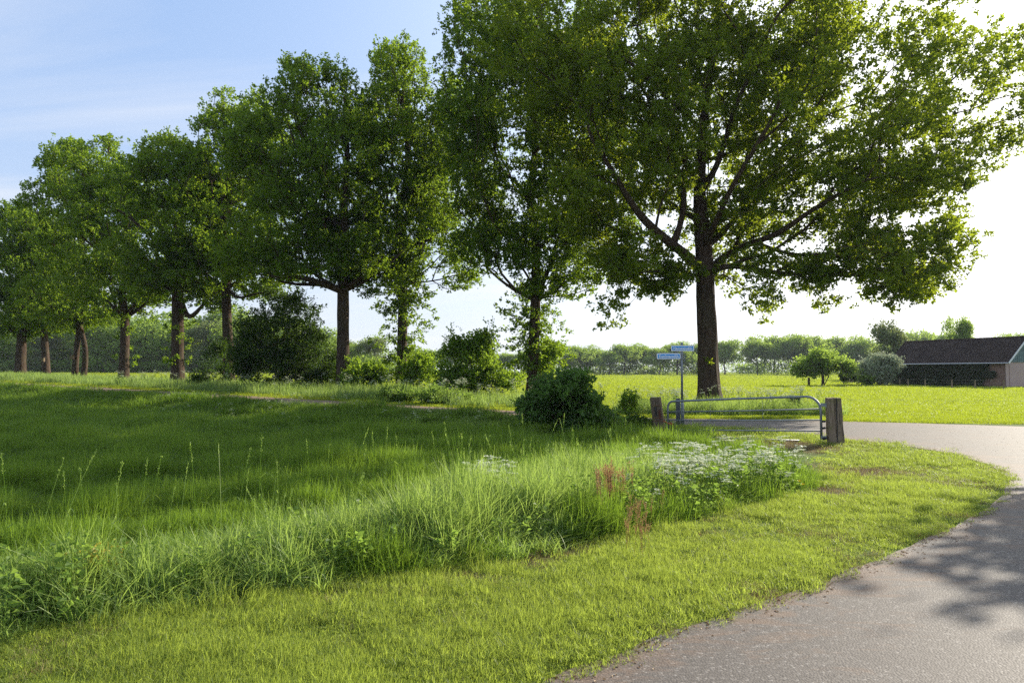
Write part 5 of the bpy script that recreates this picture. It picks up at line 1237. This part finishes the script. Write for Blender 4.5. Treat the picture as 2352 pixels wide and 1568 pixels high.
for (a, b, s_, n) in ((1410, 1205, 20, 24), (1462, 1235, 13, 9), (1440, 1265, 8, 6), (1470, 1290, 9, 7), (1385, 1215, 12, 6), (1500, 1225, 10, 3)):
    for _ in range(n): g = gnd(a + random.gauss(0, s_), b + random.gauss(0, 5)); pls.append((random.randrange(5), g[0], g[1], random.uniform(0, 6.28), random.uniform(.7, 1.1) * (1 if b < 1220 else .62)))
v, q, t = merge(SR, pls); obj('sorrel', make_mesh('sorrel', v, q, M['sorrel'], t), label='rust orange flowering sorrel among the tall grass left of the white flowers', cat='wildflowers', kind='stuff')
# broad leaved herbs inside the strip (goutweed, spurge, yellowing plants)
def herb(h, r, n=40, s=.06): 
    t0 = r.uniform(.1, 1, n); aa = r.uniform(0, 6.28, n); rr_ = r.uniform(.01, .10, n); c = np.stack([np.cos(aa) * rr_, np.sin(aa) * rr_, t0 * h], -1); d = np.stack([np.cos(aa), np.sin(aa), r.uniform(-.2, .6, n)], -1)
    V, Q = leaves_geo(c, d, s, r, wide=.3); v, q = tube_np(np.array([(0, 0, 0), (0, .01, h)]), [.004, .002], 3); return joint([(V, Q, np.repeat(r.uniform(0, 1, n), 4)), (v, q, np.full(len(v), .4))])
HB = [herb(r.uniform(.25, .5), r) for _ in range(6)]; pls = []
for _ in range(170):
    a = random.choice([random.uniform(0, 1500), random.uniform(1450, 1800), random.uniform(1450, 1800)]); b = np.interp(a, [0, 500, 1000, 1500, 1800], [1430, 1370, 1280, 1185, 1120]) + random.gauss(0, 22)
    g = gnd(a, b)
    if in_poly(np.array([g[0]]), np.array([g[1]]), STRIP)[0]: pls.append((random.randrange(6), g[0], g[1], random.uniform(0, 6.28), random.uniform(.6, 1.1)))
v, q, t = merge(HB, pls); obj('leafy_herbs', make_mesh('leafy_herbs', v, q, M['herb'], t), label='leafy green herbs growing low among the foreground tall grass', cat='herbs', kind='stuff')
pls = []
for (a, b, n) in ((195, 1395, 3), (245, 1385, 3)):
    for _ in range(n): g = gnd(a + random.gauss(0, 14), b + random.gauss(0, 5)); pls.append((random.randrange(6), g[0], g[1], random.uniform(0, 6.28), random.uniform(.9, 1.15)))
v, q, t = merge([herb(.38, r, 60, .025) for _ in range(6)], pls); obj('yellowing_herbs', make_mesh('yellowing_herbs', v, q, M['yellow_leaf'], t), label='yellowing ferny plants in the tall grass at the left', cat='herbs', kind='stuff')
# two buttercups
for j, (a, b) in enumerate(((1838, 1128), (1846, 1137))):
    g = gnd(a, b + 30); e = empty('buttercup', (g[0], g[1], 0), ['upper of the two yellow buttercups at the right end of the tall strip', 'lower of the two yellow buttercups at the right end of the tall strip'][j], 'flower')
    mb = MB(); mb.tube([(0, 0, 0), (.01, 0, .15), (0, .01, .27)], .0015, 4); mb.build('stem', M['herb'], e)
    V = []; mb = MB()
    for k in range(5): a_ = k * 1.2566; mb.add([(0, .01, .27), (.02 * math.cos(a_ - .5), .01 + .02 * math.sin(a_ - .5), .285), (.026 * math.cos(a_), .01 + .026 * math.sin(a_), .288), (.02 * math.cos(a_ + .5), .01 + .02 * math.sin(a_ + .5), .285)], [(0, 1, 2, 3)])
    mb.build('petals', M['buttercup'], e)
# loose litter on the road edge
r = np.random.default_rng(301); n = 2600
i0 = r.integers(3, 27, n); t0 = r.uniform(0, 1, n)[:, None]; RN = np.array(ROAD_NEAR); c = RN[i0] * (1 - t0) + RN[np.minimum(i0 + 1, len(RN) - 1)] * t0 + r.normal(0, .09, (n, 2))
c = np.concatenate([c, np.stack([r.uniform(2, 15, 1500), r.uniform(12, 22, 1500)], -1)]); k_ = road_mask(c[:, 0], c[:, 1]); c = c[k_]; n = len(c)
C = np.stack([c[:, 0], c[:, 1], zf(c[:, 0], c[:, 1]) + .022], -1); D = r.normal(size=(n, 3)) * (1, 1, .08)
V, Q = leaves_geo(C, D, .022, r, wide=.25, upbias=3); obj('leaf_litter', make_mesh('leaf_litter', V, Q, M['dry'], np.repeat(r.uniform(0, 1, n), 4)), label='brown bits of leaf and straw strewn over the asphalt and its edge', cat='litter', kind='stuff')
# a wire over the pasture from the stump to the right
mb = MB(); p = at(1830, 925, 26.5)
mb.tube([(p[0], 26.3, .52), (p[0] + 6, 25.4, .50), (p[0] + 16, 23, .52), (p[0] + 26, 20, .5)], .003, 4); mb.build('fence_wire', M['zinc'], label='single thin wire strung low over the bright pasture beyond the road', cat='wire')
# tree beyond the right edge whose shade falls on the near asphalt
ft = far_form(97, 6.4, 5.0, 3.2, 4200, .17, 'oak_leaf', .7)
place_far(ft, 15.4, 12.2, 'roadside tree outside the right edge that shades the near asphalt', 'tree', None, (1.35, 1.35, 1), 'roadside_tree', 1.0)

# small white flowers dotted over the right pasture
r = np.random.default_rng(401); n = 2600
x, y = wedge(n * 3, 24, 75, 1.4, .86); sd = path_sd(x, y); k_ = (sd > 2) & ~road_mask(x, y) & (x > 8) & (vnoise(x, y, .12, 5.) > -.15); x, y = x[k_][:n], y[k_][:n]
C = np.stack([x, y, zf(x, y) + .09], -1); V, Q = leaves_geo(C, rand_unit(len(x), r), .035, r, wide=.6, upbias=1.5)
obj('daisies', make_mesh('daisies', V, Q, M['umbel'], np.repeat(r.uniform(.4, 1, len(x)), 4)), label='tiny white flowers dotted over the bright right hand pasture', cat='wildflowers', kind='stuff')
# ------------------------------------------------------------------ air
hz = bpy.data.materials.new('haze'); hz.use_nodes = True; ht = hz.node_tree; ht.nodes.clear()
ho = ht.nodes.new('ShaderNodeOutputMaterial'); hv = ht.nodes.new('ShaderNodeVolumePrincipled'); hv.inputs['Color'].default_value = (.86, .92, 1, 1); hv.inputs['Density'].default_value = .00022; hv.inputs['Anisotropy'].default_value = .0
ht.links.new(hv.outputs[0], ho.inputs['Volume'])
mb = MB(); mb.box((0, 1100, 15.5), (3400, 2700, 35)); mb.build('haze', hz, kind='stuff')
